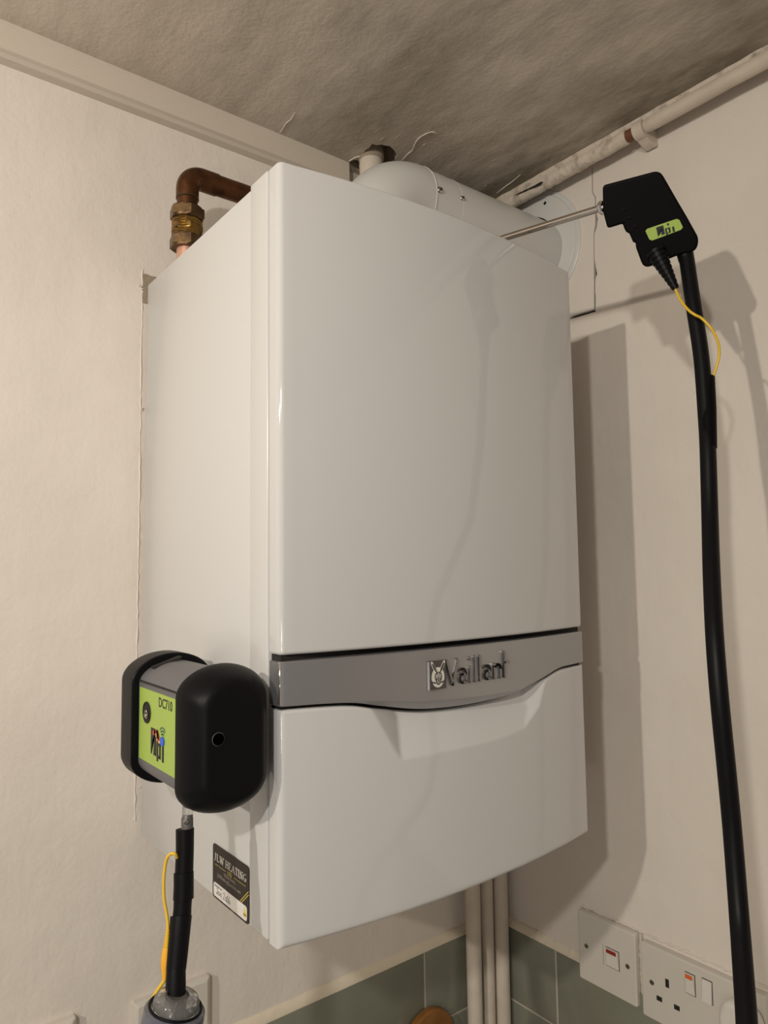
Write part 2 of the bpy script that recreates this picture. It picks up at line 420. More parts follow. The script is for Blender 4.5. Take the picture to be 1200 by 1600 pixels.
# ---- tiling
def tile_piece(parent, lo, hi): mkbox('tile', lo, hi, M['tile'], parent, 0.0016, 2)
G = 0.0032
rows = []; z = TZ
for i in range(4): rows.append((z - 0.1205, z - (G if i else 0))); z -= 0.1205
xs = [0.6435, 0.4722, 0.172, -0.128, -0.428, -0.728, -1.028]
for (a, b) in rows:
    for i in range(len(xs) - 1): tile_piece(wall_back, (xs[i + 1] + G / 2, YT, a), (xs[i] - G / 2, YW, b))
ys = [0.3585, 0.2285, -0.0715, -0.3715, -0.6715, -0.9715]
for (a, b) in rows:
    for i in range(len(ys) - 1): tile_piece(wall_right, (XT, ys[i + 1] + G / 2, a), (XW, ys[i] - G / 2, b))
mkbox('grout', (-1.03, YT + 0.0012, rows[-1][0]), (XT, YW, TZ - 0.001), M['grout'], wall_back)
mkbox('grout', (XT + 0.0012, -0.97, rows[-1][0]), (XW, YT, TZ - 0.001), M['grout'], wall_right)
# painted plaster ledge over the top row
def ledge(parent, a, b, axis):
    bm = bmesh.new(); N = 60; rings = []
    for i in range(N + 1):
        s = a + (b - a) * i / N; j = random.uniform(-0.0007, 0.0007); k = random.uniform(-0.0009, 0.0009)
        prof = [(0.0, -0.001), (0.0075 + j * .4, -0.001), (0.0078 + j * .4, 0.0015 + k), (0.0035, 0.010 + k), (0.0008, 0.0125 + k), (0, 0.0126 + k)]
        rings.append([bm.verts.new((s, YW - d, TZ + h) if axis == 'x' else (XW - d, s, TZ + h)) for d, h in prof])
    for i in range(N):
        for k in range(6): bm.faces.new((rings[i][k], rings[i][(k + 1) % 6], rings[i + 1][(k + 1) % 6], rings[i + 1][k]))
    bm.faces.new(rings[0]); bm.faces.new(rings[-1][::-1])
    build('plaster_ledge', bm, M['ledge'], parent, None, 50)
ledge(wall_back, -1.03, XT, 'x'); ledge(wall_right, 0.175, YT, 'y')

# ---- boxed-in trim along the ceiling over the back wall
bm = bmesh.new()
slab(bm, [(YW, 2.2565), (0.3545, 2.2585), (0.3505, 2.262), (0.3455, 2.264), (0.3455, ZC), (YW, ZC)], (X0, 0, 0), (0, 1, 0), (0, 0, 1), (1, 0, 0), 0.327 - X0)
struct(build('trim_1', bm, M['boxing'], None))

# ------------------------------------------------------------------ boiler
W, H0, H1, BULGE, YB = 0.44, 1.300, 2.0225, 0.0206, 0.3576
def fy(X):
    t = (X - W / 2) / (W / 2); return -BULGE * (1 - t * t)
boiler = thing('boiler', 'white wall-hung combi boiler with curved front and silver band', 'boiler', (W / 2, 0.2, H0))
mkbox('casing', (0.0004, 0.0580, H0), (W - 0.0004, YB, H1 - 0.0045), M['side'], boiler, 0.002, 2)
mkbox('cover_frame', (-0.0006, 0.0212, H0 + 0.0005), (W + 0.0006, 0.0572, H1 - 0.0005), M['side'], boiler, 0.0022, 3)
mkbox('wall_bracket', (0.02, YB - 0.002, H1 - 0.2), (W - 0.02, YW, H1 - 0.1), M['steel'], boiler)
mkbox('dark_gap_core', (0.004, 0.004, H0 + 0.004), (W - 0.004, 0.0216, H1 - 0.004), M['dark'], boiler)  # dark core added behind the doors so their gaps read as shade
SB = 0.0180      # back of the door skins
def plan(n=40, r=0.0055):
    """door outline seen from above: rounded front corners on a bowed face"""
    pts = []
    for k in range(7):
        a = PI / 2 * k / 6; pts.append((r - r * math.cos(a), 0.0 + fy(0.004) * 0 + r - r * math.sin(a) + 0.0))
    for i in range(1, n):
        X = r + (W - 2 * r) * i / n; pts.append((X, fy(X) - fy(r) * (1 - 0) * 0 + 0.0005))
    for k in range(6, -1, -1):
        a = PI / 2 * k / 6; pts.append((W - r + r * math.cos(a), r - r * math.sin(a)))
    # blend the corners with the bow
    pts = [(x, y + (fy(x) if (x <= r or x >= W - r) else 0)) for x, y in pts]
    pts.append((W, SB)); pts.append((0.0, SB)); return pts
# upper door
bm = bmesh.new()
slab(bm, plan(), (0, 0, 1.5548), (1, 0, 0), (0, 1, 0), (0, 0, 1), H1 - 1.5548, 0.0035, 4)
build('upper_door', bm, M['white'], boiler, 'plain upper door panel with bowed face', 35)

# bottom edge of the band, dips into a chin
def interp(tab, x):
    if x <= tab[0][0]: return tab[0][1]
    for i in range(len(tab) - 1):
        if x <= tab[i + 1][0]:
            t = (x - tab[i][0]) / (tab[i + 1][0] - tab[i][0]); p0 = tab[max(i - 1, 0)]; p1 = tab[i]; p2 = tab[i + 1]; p3 = tab[min(i + 2, len(tab) - 1)]
            m1 = (p2[1] - p0[1]) / max(p2[0] - p0[0], 1e-6) * (p2[0] - p1[0]); m2 = (p3[1] - p1[1]) / max(p3[0] - p1[0], 1e-6) * (p2[0] - p1[0])
            return (2 * t ** 3 - 3 * t * t + 1) * p1[1] + (t ** 3 - 2 * t * t + t) * m1 + (-2 * t ** 3 + 3 * t * t) * p2[1] + (t ** 3 - t * t) * m2
    return tab[-1][1]
ZB = [(0, 1.5096), (0.045, 1.5080), (0.075, 1.5055), (0.105, 1.4990), (0.157, 1.4893), (0.206, 1.4862), (0.25, 1.4868), (0.286, 1.4895), (0.341, 1.5008), (0.380, 1.5095), (0.41, 1.5105), (0.44, 1.5105)]
ZF = [(0, 1.5106), (0.045, 1.5090), (0.075, 1.5072), (0.105, 1.5045), (0.144, 1.4995), (0.187, 1.4965), (0.244, 1.4945), (0.295, 1.4950), (0.341, 1.5025), (0.380, 1.5105), (0.41, 1.5112), (0.44, 1.5112)]
zb = lambda X: interp(ZB, X)
zf = lambda X: max(interp(ZF, X), zb(X) + 0.0008)
# silver band: column sections
bm = bmesh.new(); cols = []; NB = 88
XS = [0.0, 0.0006, 0.0018] + [0.004 + (W - 0.008) * i / NB for i in range(NB + 1)] + [W - 0.0018, W - 0.0006, W]
ZTB = 1.5492
for X in XS:
    e = min(X, W - X); yo = 0.0 if e > 0.0035 else 0.0022 * (1 - e / 0.0035) ** 2
    y = fy(X) - 0.0006 + yo; dch = (zf(X) - zb(X) - 0.0008)
    yb = y + 0.0006 + min(0.010, dch * 1.1)
    c = [(SB, ZTB), (y + 0.0012, ZTB), (y, ZTB - 0.0012), (y, zf(X)), (y + 0.0005, zf(X) - 0.0006), (yb, zb(X)), (SB, zb(X) + 0.0002)]
    cols.append([bm.verts.new((X, a, b)) for a, b in c])
for i in range(len(cols) - 1):
    for k in range(7): bm.faces.new((cols[i][k], cols[i][(k + 1) % 7], cols[i + 1][(k + 1) % 7], cols[i + 1][k]))
bm.faces.new(cols[0]); bm.faces.new(cols[-1][::-1])
band = build('silver_band', bm, M['grey'], boiler, 'satin silver band with a raised maker name, its lower edge dipping into a chin', 28)
mkbox('band_edge', (-0.0004, fy(0.001) - 0.0010, 1.5110), (0.0016, fy(0.001) + 0.0008, 1.5486), M['chrome'], band, 0.0004, 1)

# lower door with the scooped finger grip under the chin
def dep(X, z):
    fl = (z - 1.4445 - 0.006 * abs((X - 0.21) / 0.1) ** 3 * (1 if X > 0.21 else 0.0)) * 0.42
    xl = 0.088 + (1.506 - z) * 0.62; xr = 0.352 - (1.502 - z) * 0.55 - (max(0, 1.47 - z)) * 0.9
    d = min(fl, (X - xl) * 0.50, (xr - X) * 0.55); return max(0.0, min(d, 0.0165))
bm = bmesh.new()
NX, NZ = 150, 90; r = 0.005
xs_ = [0.0]
colx = [r * (1 - math.cos(PI / 2 * k / 5)) for k in range(6)] + [r + (W - 2 * r) * i / NX for i in range(1, NX)] + [W - r * (1 - math.cos(PI / 2 * k / 5)) for k in range(5, -1, -1)]
grid = []
for X in colx:
    ztop = zb(X) - 0.0034; e = min(X, W - X); er = 0 if e >= r else r - math.sqrt(max(0, r * r - (r - e) ** 2))
    zz = [H0 + r * (1 - math.cos(PI / 2 * k / 5)) for k in range(6)] + [H0 + r + (ztop - 0.003 - H0 - r) * (1 - (1 - i / NZ) ** 1.5) for i in range(1, NZ)] + [ztop - 0.003 + 0.003 * math.sin(PI / 2 * k / 4) for k in range(5)]
    row = [bm.verts.new((X, SB, H0))]
    for i, z in enumerate(zz):
        ez = z - H0; br = 0 if ez >= r else r - math.sqrt(max(0, r * r - (r - ez) ** 2))
        tz = ztop - z; tr = 0 if tz >= 0.003 else 0.003 - math.sqrt(max(0, 0.003 ** 2 - (0.003 - tz) ** 2))
        y = fy(X) + 0.0004 + max(er, br, tr) + dep(X, z)
        row.append(bm.verts.new((X, min(y, SB - .0005), z)))
    row.append(bm.verts.new((X, SB, ztop)))
    grid.append(row)
for i in range(len(grid) - 1):
    for k in range(len(grid[0])):
        k2 = (k + 1) % len(grid[0]); bm.faces.new((grid[i][k], grid[i][k2], grid[i + 1][k2], grid[i + 1][k]))
bm.faces.new(grid[0]); bm.faces.new(grid[-1][::-1])
build('lower_door', bm, M['white'], boiler, 'lower door panel with a scooped finger grip', 35)

# raised maker's name and emblem on the band
EY = -0.0212
def MB(x, z): return basis((x, EY + 0.0008, z), (1, 0, 0), (0, 0, 1), (0, -1, 0))
eb = bmesh.new(); slab(eb, rrect(0.0232, 0.0285, 0.0012, 3), (0.1708, EY + 0.002, 1.5232), (1, 0, 0), (0, 0, 1), (0, -1, 0), 0.0036, 0.0005, 2)
emblem = build('emblem', eb, M['emblem'], band, 'dark rectangular emblem with a hare head on a pale oval', 30)
mkbox('emblem_edge', (0.1587, EY - 0.0016, 1.5092), (0.1597, EY + 0.001, 1.5372), M['chrome'], band)
def flat(name, poly, m, parent, O, ex, ey, ez, t=0.0003):
    b = bmesh.new(); slab(b, poly, O, ex, ey, ez, t); return build(name, b, m, parent)
EO = (0.1708, EY - 0.0016, 1.5232); EX, EZ, EN = (1, 0, 0), (0, 0, 1), (0, -1, 0)
def eparts(plist, m, name, lift=0.0):
    bm = bmesh.new()
    for p in plist: slab(bm, p, (EO[0], EO[1] - lift, EO[2]), EX, EZ, EN, 0.0003)
    return build(name, bm, m, band)
ell = lambda cx, cy, a, b, n=28, a0=0, a1=2 * PI: [(cx + a * math.cos(a0 + (a1 - a0) * k / n), cy + b * math.sin(a0 + (a1 - a0) * k / n)) for k in range(n if a1 - a0 > 6 else n + 1)]
mm = 0.001
egg = [(x, y) for x, y in ell(0.0, -2.2 * mm, 8.6 * mm, 10.2 * mm)]
eparts([egg], M['print_white'], 'emblem_oval')
ear = lambda s: [(s * 1.0 * mm, 2.0 * mm), (s * 3.2 * mm, 2.6 * mm), (s * 7.2 * mm, 7.6 * mm), (s * 8.9 * mm, 12.0 * mm), (s * 8.3 * mm, 13.2 * mm), (s * 6.8 * mm, 12.4 * mm), (s * 3.6 * mm, 7.6 * mm)]
head = [(0, 3.6 * mm), (3.2 * mm, 2.6 * mm), (4.8 * mm, -0.5 * mm), (4.3 * mm, -4 * mm), (2.6 * mm, -7.5 * mm), (1.0 * mm, -9.6 * mm), (-1.0 * mm, -9.6 * mm), (-2.6 * mm, -7.5 * mm), (-4.3 * mm, -4 * mm), (-4.8 * mm, -0.5 * mm), (-3.2 * mm, 2.6 * mm)]
shr = lambda poly, k, cx, cy: [(cx + (x - cx) * k, cy + (y - cy) * k) for x, y in poly]
eparts([shr(ear(1), 1.22, 5 * mm, 7.6 * mm), shr(ear(-1), 1.22, -5 * mm, 7.6 * mm)], M['print_white'], 'emblem_ear_rim', 0.0003)
eparts([head, shr(ear(1), .86, 5 * mm, 7.4 * mm), shr(ear(-1), .86, -5 * mm, 7.4 * mm), [(-8.6 * mm, -5.6 * mm), (-3 * mm, -7.2 * mm), (-3 * mm, -8.2 * mm), (-7.8 * mm, -7.4 * mm)], [(8.6 * mm, -5.6 * mm), (3 * mm, -7.2 * mm), (3 * mm, -8.2 * mm), (7.8 * mm, -7.4 * mm)]], M['emblem'], 'emblem_hare', 0.0005)
eparts([ell(-2.3 * mm, -1.2 * mm, 1.1 * mm, 1.9 * mm, 12), ell(2.3 * mm, -1.2 * mm, 1.1 * mm, 1.9 * mm, 12), [(-0.5 * mm, 2.4 * mm), (0.5 * mm, 2.4 * mm), (1.2 * mm, -3.4 * mm), (2.0 * mm, -6.2 * mm), (0.4 * mm, -8.0 * mm), (-0.4 * mm, -8.0 * mm), (-2.0 * mm, -6.2 * mm), (-1.2 * mm, -3.4 * mm)]], M['print_white'], 'emblem_face', 0.0008)
eparts([ell(-2.3 * mm, -1.4 * mm, .5 * mm, .8 * mm, 8), ell(2.3 * mm, -1.4 * mm, .5 * mm, .8 * mm, 8), [(0, 1 * mm), (.5 * mm, -5 * mm), (1.2 * mm, -6.3 * mm), (0, -7.3 * mm), (-1.2 * mm, -6.3 * mm), (-.5 * mm, -5 * mm)]], M['emblem'], 'emblem_features', 0.0011)
bz, xh, cap = 1.5118, 1.5262, 1.5362
def arcp(cx, cz, rx, rz, a0, a1, n=8): return [(cx + rx * math.cos(a0 + (a1 - a0) * k / n), cz + rz * math.sin(a0 + (a1 - a0) * k / n)) for k in range(n + 1)]
def glyph_a(x): return [[(x + .0010, xh - .0022)] + arcp(x + .0052, xh - .0048, .0044, .0048, PI * .75, 0) + [(x + .0096, bz)], [(x + .0096, bz + .0088), (x + .0056, bz + .0088)] + arcp(x + .0050, bz + .0044, .0042, .0044, PI * .5, PI * 1.5, 10) + [(x + .0096, bz + .0016)]]
letters = {
    'V': [[(0.1832, cap), (0.1910, bz), (0.1985, cap)]],
    'a': glyph_a(0.2005), 'i': [[(0.2168, bz), (0.2168, xh)], [(0.2168, cap - .0008), (0.2168, cap)]],
    'l': [[(0.2243, bz), (0.2243, cap + .0008)]], 'l2': [[(0.2312, bz), (0.2312, cap + .0008)]],
    'a2': glyph_a(0.2372),
    'n': [[(0.2536, bz), (0.2536, xh)], [(0.2536, xh - .002)] + arcp(0.2585, xh - .0045, .0045, .0042, PI * .8, 0) + [(0.2630, bz)]],
    't': [[(0.2700, bz), (0.2700, cap + .0018)], [(0.2700, xh + .001), (0.2762, xh + .001)]]}
for k, pa in letters.items():
    bm = bmesh.new(); b2 = basis((0, EY + 0.0015, 0), (1, 0, 0), (0, 0, 1), (0, -1, 0))
    strokes(bm, pa, 0.0026 if k[0] == 'a' else 0.0034, 0.0034, b2, 5)
    strokes(bm, pa, 0.0017 if k[0] == 'a' else 0.0023, 0.0006, b2, 5, 0.0034)
    o = build('raised_letter', bm, M['letter'], band)

# service sticker on the side of the boiler
SX = -0.0002
st0y, st0z, SW, SH = 0.1372, 1.3535, 0.0800, 0.0528    # top-left corner, size
def SM(u, v, lift=0.0): return (SX - lift, st0y - u * SW, st0z - v * SH)
sx_, sy_, sn_ = (0, -1, 0), (0, 0, 1), (-1, 0, 0)
bm = bmesh.new(); slab(bm, rrect(SW, SH, 0.004, 5), SM(.5, .5), sx_, sy_, sn_, 0.0004)
sticker = build('service_sticker', bm, M['sticker'], boiler, 'dark brown service sticker with white lettering and a handwritten date')
bm = bmesh.new(); slab(bm, rrect(SW * .92, SH * .255, 0.003, 5), SM(.495, .835, .0004), sx_, sy_, sn_, 0.0002)
build('writing_strip', bm, M['paper'], sticker)
def sbasis(u, v, lift): return basis(SM(u, v, lift), sx_, sy_, sn_)
def serif(s, u0, u1, v, h, m, name):
    """serif capitals drawn from thin and thick strokes"""
    Gl = {'J': (.68, [('t', .34, 1, .34, .1), ('n', .34, .1, .05, -.15), ('s', .34, 1)]), 'L': (.92, [('t', .2, 1, .2, 0), ('n', .2, 0, .72, 0), ('n', .72, 0, .72, .25), ('s', .2, 1)]),
          'W': (1.15, [('t', .08, 1, .35, 0), ('n', .35, 0, .58, .95), ('t', .55, 1, .82, 0), ('n', .82, 0, 1.08, 1), ('s', .08, 1), ('s', .55, 1), ('s', 1.08, 1)]),
          'H': (.95, [('t', .2, 0, .2, 1), ('t', .75, 0, .75, 1), ('n', .2, .5, .75, .5), ('s', .2, 1), ('s', .2, 0), ('s', .75, 1), ('s', .75, 0)]),
          'E': (.78, [('t', .2, 0, .2, 1), ('n', .2, 1, .68, 1), ('n', .2, .5, .55, .5), ('n', .2, 0, .7, 0), ('n', .68, 1, .68, .8), ('n', .7, 0, .7, .22), ('s', .2, 1)]),
          'A': (.95, [('n', .12, 0, .46, 1), ('t', .46, 1, .82, 0), ('n', .25, .35, .68, .35), ('s', .12, 0), ('s', .82, 0)]),
          'T': (.8, [('t', .4, 0, .4, 1), ('n', .05, 1, .75, 1), ('n', .05, 1, .05, .8), ('n', .75, 1, .75, .8), ('s', .4, 0)]),
          'I': (.42, [('t', .2, 0, .2, 1), ('s', .2, 1), ('s', .2, 0)]),
          'N': (.95, [('n', .18, 0, .18, 1), ('t', .18, 1, .76, 0), ('n', .76, 0, .76, 1), ('s', .18, 0), ('s', .76, 1)]),
          'G': (.95, [('n', .75, .95, .45, 1), ('n', .45, 1, .2, .8), ('t', .2, .8, .12, .5), ('t', .12, .5, .2, .2), ('n', .2, .2, .45, 0), ('n', .45, 0, .72, .08), ('t', .72, .08, .72, .42), ('n', .55, .42, .86, .42)]), ' ': (.45, [])}
    tot = sum(Gl[c][0] for c in s); k = (u1 - u0) * SW / tot; hh = h * SH; x = 0
    bm = bmesh.new(); P = []
    for c in s:
        wd, st = Gl[c]
        for q in st:
            if q[0] == 's': P.append((k * .10, [(x + (q[1] - .12) * k, q[2] * hh), (x + (q[1] + .12) * k, q[2] * hh)]))
            else: P.append((k * (.13 if q[0] == 't' else .05), [(x + q[1] * k, q[2] * hh), (x + q[3] * k, q[4] * hh)]))
        x += wd * k
    strokes(bm, P, 1, 0.00012, sbasis(u0, v, 0.0004), 2)
    return build(name, bm, m, sticker)
serif('JLW HEATING', .05, .945, .295, .125, M['print_white'], 'title_lettering')
bm = bmesh.new(); strokes(bm, [[(0, 0), (.31 * SW, 0)], [(.53 * SW, 0), (.84 * SW, 0)]], 0.00026, 0.0001, sbasis(.075, .372, .0004), 2); build('rule_line', bm, M['print_yellow'], sticker)
link('small_lettering', text('LTD', sbasis(.49, .375, .0005), .0052, .0001), M['print_yellow'], sticker)
link('small_lettering', text('07866704402', sbasis(.50, .455, .0005), .0047, .0001), M['print_grey'], sticker)
link('small_lettering', text('JLWheating@outlook.com', sbasis(.47, .545, .0005), .0050, .0001, .95), M['print_grey'], sticker)
link('small_lettering', text('Serviced on:', sbasis(.17, .755, .0007), .0034, .0001), M['ink'], sticker)
bm = bmesh.new(); q = .0062
hw = [[(0, .9), (.28, .95), (.22, .1), (.02, 0), (-.1, .25)], arcp(.62, .28, .2, .27, 0.8, 5.6, 8), [(.8, .55), (.84, .05)], [(1.1, .5), (1.13, 0)], [(1.13, .4), (1.35, .55), (1.45, .05)],
      [(2.2, .85), (2.45, 1.1), (2.6, .85), (2.2, .05), (2.6, .0)], arcp(2.95, .3, .18, .28, 0, 2 * PI, 9), [(3.2, .7), (3.45, .95), (3.55, .7), (3.25, .05), (3.7, .05)], [(4.1, 1.05), (3.8, .5), (3.85, .1), (4.1, 0), (4.25, .25), (4.05, .45), (3.85, .3)]]
strokes(bm, [[(x * q * 1.15, y * q) for x, y in p] for p in hw], 0.0006, 0.0001, sbasis(.13, .90, .0006), 3); build('handwritten_date', bm, M['ink'], sticker)
flat('drop_mark', [(x * SW, y * SH) for x, y in [(-.045, -.07), (-.03, -.10), (.03, -.10), (.045, -.07), (.02, .0), (0, .09), (-.02, 0)]], M['print_yellow'], sticker, SM(.905, .80, .0006), sx_, sy_, sn_, .0001)
link('small_lettering', text('GAS', sbasis(.905, .865, .0008), .0026, .0001), M['ink'], sticker)
bm = bmesh.new(); strokes(bm, [[(0, 0), (.215 * SW, .27 * SH)], [(.035 * SW, -.01 * SH), (.215 * SW, .215 * SH)]], 0.0007, 0.0001, sbasis(.782, .69, .0004), 2)
strokes(bm, [[(0, 0), (.02 * SW, .03 * SH)], [(.04 * SW, 0), (.06 * SW, .03 * SH)]], 0.0005, 0.0001, sbasis(.54, .99, .0004), 2); build('gold_stripe', bm, M['print_yellow'], sticker)

# two specks of paint on the lower door and a tiny reflection mark
# ------------------------------------------------------------------ flue
FY, FZ, FR, FX, RB = 0.2275, 2.180, 0.061, 0.287, 0.068
flue = thing('flue', 'white round flue with bend rising from boiler top and running into right wall', 'flue pipe', (FX, FY, H1))
bm = bmesh.new(); pts = [Vector((FX, FY, H1 - 0.004)), Vector((FX, FY, H1 + .04))]
for k in range(0, 25):
    a = PI / 2 * k / 24; pts.append(Vector((FX + RB - RB * math.cos(a), FY, FZ - RB + RB * math.sin(a))))
pts.append(Vector((0.3565, FY, FZ)))
tube(bm, pts, FR + 0.0008, 72); build('flue_bend', bm, M['flue'], flue, None, 50)
bm = bmesh.new(); tube(bm, [Vector((0.3560, FY, FZ)), Vector((0.6495, FY, FZ))], FR - 0.0004, 72); build('flue_pipe', bm, M['flue'], flue, None, 50)
bm = bmesh.new(); tube(bm, [Vector((0.3557, FY, FZ)), Vector((0.3560, FY, FZ)), Vector((0.3567, FY, FZ)), Vector((0.3570, FY, FZ))], [FR + .0004, FR + 0.0013, FR + 0.0013, FR], 72); build('seal_ring', bm, M['seal'], flue, None, 50)
bm = bmesh.new(); tube(bm, [Vector((0.4110, FY, FZ)), Vector((0.4115, FY, FZ))], FR - 0.0002, 72); build('pipe_joint', bm, M['seal'], flue, None, 50)
def screw_on_pipe(px, py, k_=1.15):
    best = None
    for k in range(4000):            # walk down the sight line to the pipe's skin
        p = at(px, py, t=0.75 + k * 0.0001)
        if (p.y - FY) ** 2 + (p.z - FZ) ** 2 < FR ** 2: best = p; break
    n = Vector((0, best.y - FY, best.z - FZ)).normalized()
    bm = bmesh.new(); lathe(bm, best - n * .001, n, [(0, .0046 * k_), (.0015, .0046 * k_), (.0028, .0038 * k_), (.0036, .0022 * k_), (.0038, .0)], 16, False)
    s = build('screw', bm, M['steel'], flue, 'small cross-head metal screw', 40)
    u, v = frame(n); bm = bmesh.new(); O = best + n * .0026
    for a, b in ((u, v), (v, u)): slab(bm, [(-.0021, -.0005), (.0021, -.0005), (.0021, .0005), (-.0021, .0005)], O + n * .0011, a, b, n, .0004)
    build('screw_slot', bm, M['dark'], s)
screw_on_pipe(687.5, 297); screw_on_pipe(722, 310, .85)
# wall flange: a ring plate
FYC, FZC = 0.2438, 2.190
bm = bmesh.new(); lathe(bm, (XW, FYC, FZC), (-1, 0, 0), [(0, .112), (.0018, .112), (.003, .1105), (.003, .1045), (.0052, .1035), (.0058, .1025), (.0058, .075), (.0085, .070), (.0085, .0680), (.0085, .0648), (0, .0648)], 96, False)
build('wall_flange', bm, M['flue'], flue, 'flat white ring plate against the right wall', 40)
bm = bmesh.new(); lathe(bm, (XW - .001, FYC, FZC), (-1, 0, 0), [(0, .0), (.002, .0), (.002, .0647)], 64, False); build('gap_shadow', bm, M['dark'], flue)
p = at(851.5, 317.5, X=XW - .0058); bm = bmesh.new(); lathe(bm, p + Vector((.0002, 0, 0)), (-1, 0, 0), [(0, .0031), (.0005, .0031)], 14); build('fixing_hole', bm, M['dark'], flue)
# test port on the bend
p0 = Vector((0.322, 0.178, 2.060)); p1 = Vector((0.3395, 0.150, 2.0685))
bm = bmesh.new(); tube(bm, [p0, p1], .0085, 20); tube(bm, [p0 + (p1 - p0) * .8, p0 + (p1 - p0) * 1.15], .011, 20); build('test_port', bm, M['flue'], flue, None, 40)

# ------------------------------------------------------------------ riser stub through the ceiling
SXc, SYc = 0.3500, 0.3170
riser = thing('riser_pipe', 'short flaking white pipe rising through the broken ceiling hole behind the flue bend', 'pipe', (SXc, SYc, H1))
bm = bmesh.new(); S = []; R = []
for i in range(30): S.append(Vector((SXc, SYc, 2.03 + i * .0103))); R.append(.0190 + random.uniform(-.0003, .0004))
tube(bm, S, R, 28); build('pipe', bm, M['cream'], riser, None, 60)
bm = bmesh.new(); lathe(bm, (SXc, SYc, ZC - .004), (0, 0, 1), [(0, .0192), (.003, .0212), (.012, .0218), (.03, .020)], 24, False); build('plaster_collar', bm, M['bare'], riser, None, 60)

# ------------------------------------------------------------------ copper pipe at the left
CX, CY, CZ = 0.0237, 0.280, 2.1440; CR = 0.0140
cop = thing('copper_pipe', 'tarnished brown copper pipe with elbow and brass coupling above the boiler', 'pipe', (CX, CY, H1 - .004))
def cyl(name, a, b, r, m, parent, seg=28, label=None):
    bm = bmesh.new(); tube(bm, [Vector(a), Vector(b)], r, seg); return build(name, bm, m, parent, label, 50)
cyl('pipe_tail', (CX, CY, H1 - .0045), (CX, CY, 2.062), .0130, M['pink'], cop, label='cleaner pinkish pipe end below the coupling')
cyl('vertical_pipe', (CX, CY, 2.062), (CX, CY, 2.125), CR - .0008, M['copper'], cop)
bm = bmesh.new(); rb = .019
pts = [Vector((CX, CY, 2.1120)), Vector((CX, CY, CZ - rb))] + [Vector((CX + rb - rb * math.cos(PI / 2 * k / 12), CY, CZ - rb + rb * math.sin(PI / 2 * k / 12))) for k in range(1, 13)] + [Vector((CX + .040, CY, CZ))]
tube(bm, pts, CR + .0004, 32); build('elbow', bm, M['copper'], cop, None, 50)
bm = bmesh.new(); lathe(bm, (CX, CY, 2.1107), (0, 0, 1), [(0, CR - .0006), (.0008, CR + .0006), (.0022, CR + .0006), (.003, CR)], 28, False); build('solder_ring', bm, M['nut'], cop, None, 50)
cyl('horizontal_pipe', (CX + .038, CY, CZ), (0.150, CY, CZ), CR - .0006, M['copper'], cop)
bm = bmesh.new(); pts = [Vector((0.145, CY, CZ)), Vector((.155, CY, CZ)), Vector((.166, CY + .004, CZ)), Vector((.172, CY + .014, CZ)), Vector((.173, CY + .03, CZ)), Vector((.173, YW, CZ))]
tube(bm, pts, CR, 28); build('elbow', bm, M['copper'], cop, None, 50)
def hexnut(name, z0, z1, r, m):
    bm = bmesh.new(); c = .0022
    prof = [(z0, r * .86), (z0 + c, r), (z1 - c, r), (z1, r * .86)]; rings = []
    for i, (z, rr) in enumerate(prof):
        ring = []
        for k in range(24):
            a = 2 * PI * k / 24 + .35; hx = math.cos(PI / 6) / math.cos(((a - .35) % (PI / 3)) - PI / 6)
            q = rr * (hx if i in (1, 2) else 1.0); ring.append(bm.verts.new((CX + q * math.cos(a), CY + q * math.sin(a), z)))
        rings.append(ring)
    for i in range(3):
        for k in range(24): bm.faces.new((rings[i][k], rings[i][(k + 1) % 24], rings[i + 1][(k + 1) % 24], rings[i + 1][k]))
    bm.faces.new(rings[0][::-1]); bm.faces.new(rings[3]); return build(name, bm, m, cop)
hexnut('coupling_nut', 2.0830, 2.0985, .0226, M['nut'])
hexnut('coupling_nut', 2.0440, 2.0600, .0226, M['nut'])
bm = bmesh.new(); prof = []
for i in range(6): prof += [(.0600 + i * .0036 + .0, .0182), (.0600 + i * .0036 + .0018, .0195)]
lathe(bm, (CX, CY, 2.0), (0, 0, 1), [(.058, .0175)] + prof + [(.0845, .0175)], 32); build('coupling_thread', bm, M['brass'], cop, 'brighter brass threaded middle', 30)
hexnut('coupling_body', 2.0655, 2.0760, .0208, M['brass'])

# ------------------------------------------------------------------ pipe along the ceiling on the right wall
PXc, PZc, PR = 0.6170, 2.2872, 0.0108
rp = thing('ceiling_pipe', 'cream painted pipe running along the top of the right wall below ceiling', 'pipe', (PXc, 0, PZc))
def wob(a, b, r, n, jr, jx=0.0004):
    S = []; R = []
    for i in range(n + 1):
        t = i / n; S.append(Vector(a).lerp(Vector(b), t) + Vector((random.uniform(-jx, jx), 0, random.uniform(-jx, jx)))); R.append(r + random.uniform(-jr, jr))
    return S, R
yb = at(988, 200, X=PXc - .005).y
bm = bmesh.new(); S, R = wob((PXc, yb, PZc), (PXc, -2.2, PZc + .002), PR, 60, .00015); R[0] *= .8; S.insert(0, S[0] + Vector((0, .003, 0))); R.insert(0, .006)
tube(bm, S, R, 24); build('near_section', bm, M['cream'], rp, None, 60)
bm = bmesh.new(); S, R = wob((PXc, yb + .0115, PZc), (PXc + .004, 0.335, PZc - .001), PR + .0004, 70, .0005, .0005); S.append(Vector((PXc + .01, .352, PZc))); R.append(PR)
tube(bm, S, R, 24); build('far_section', bm, M['dirty'], rp, 'far section thick with old paint', 60)
cyl('bare_joint', (PXc, yb - .002, PZc), (PXc, yb + .014, PZc), PR - .0018, M['rust'], rp, label='bare rusty strip of pipe showing between the two painted sections')
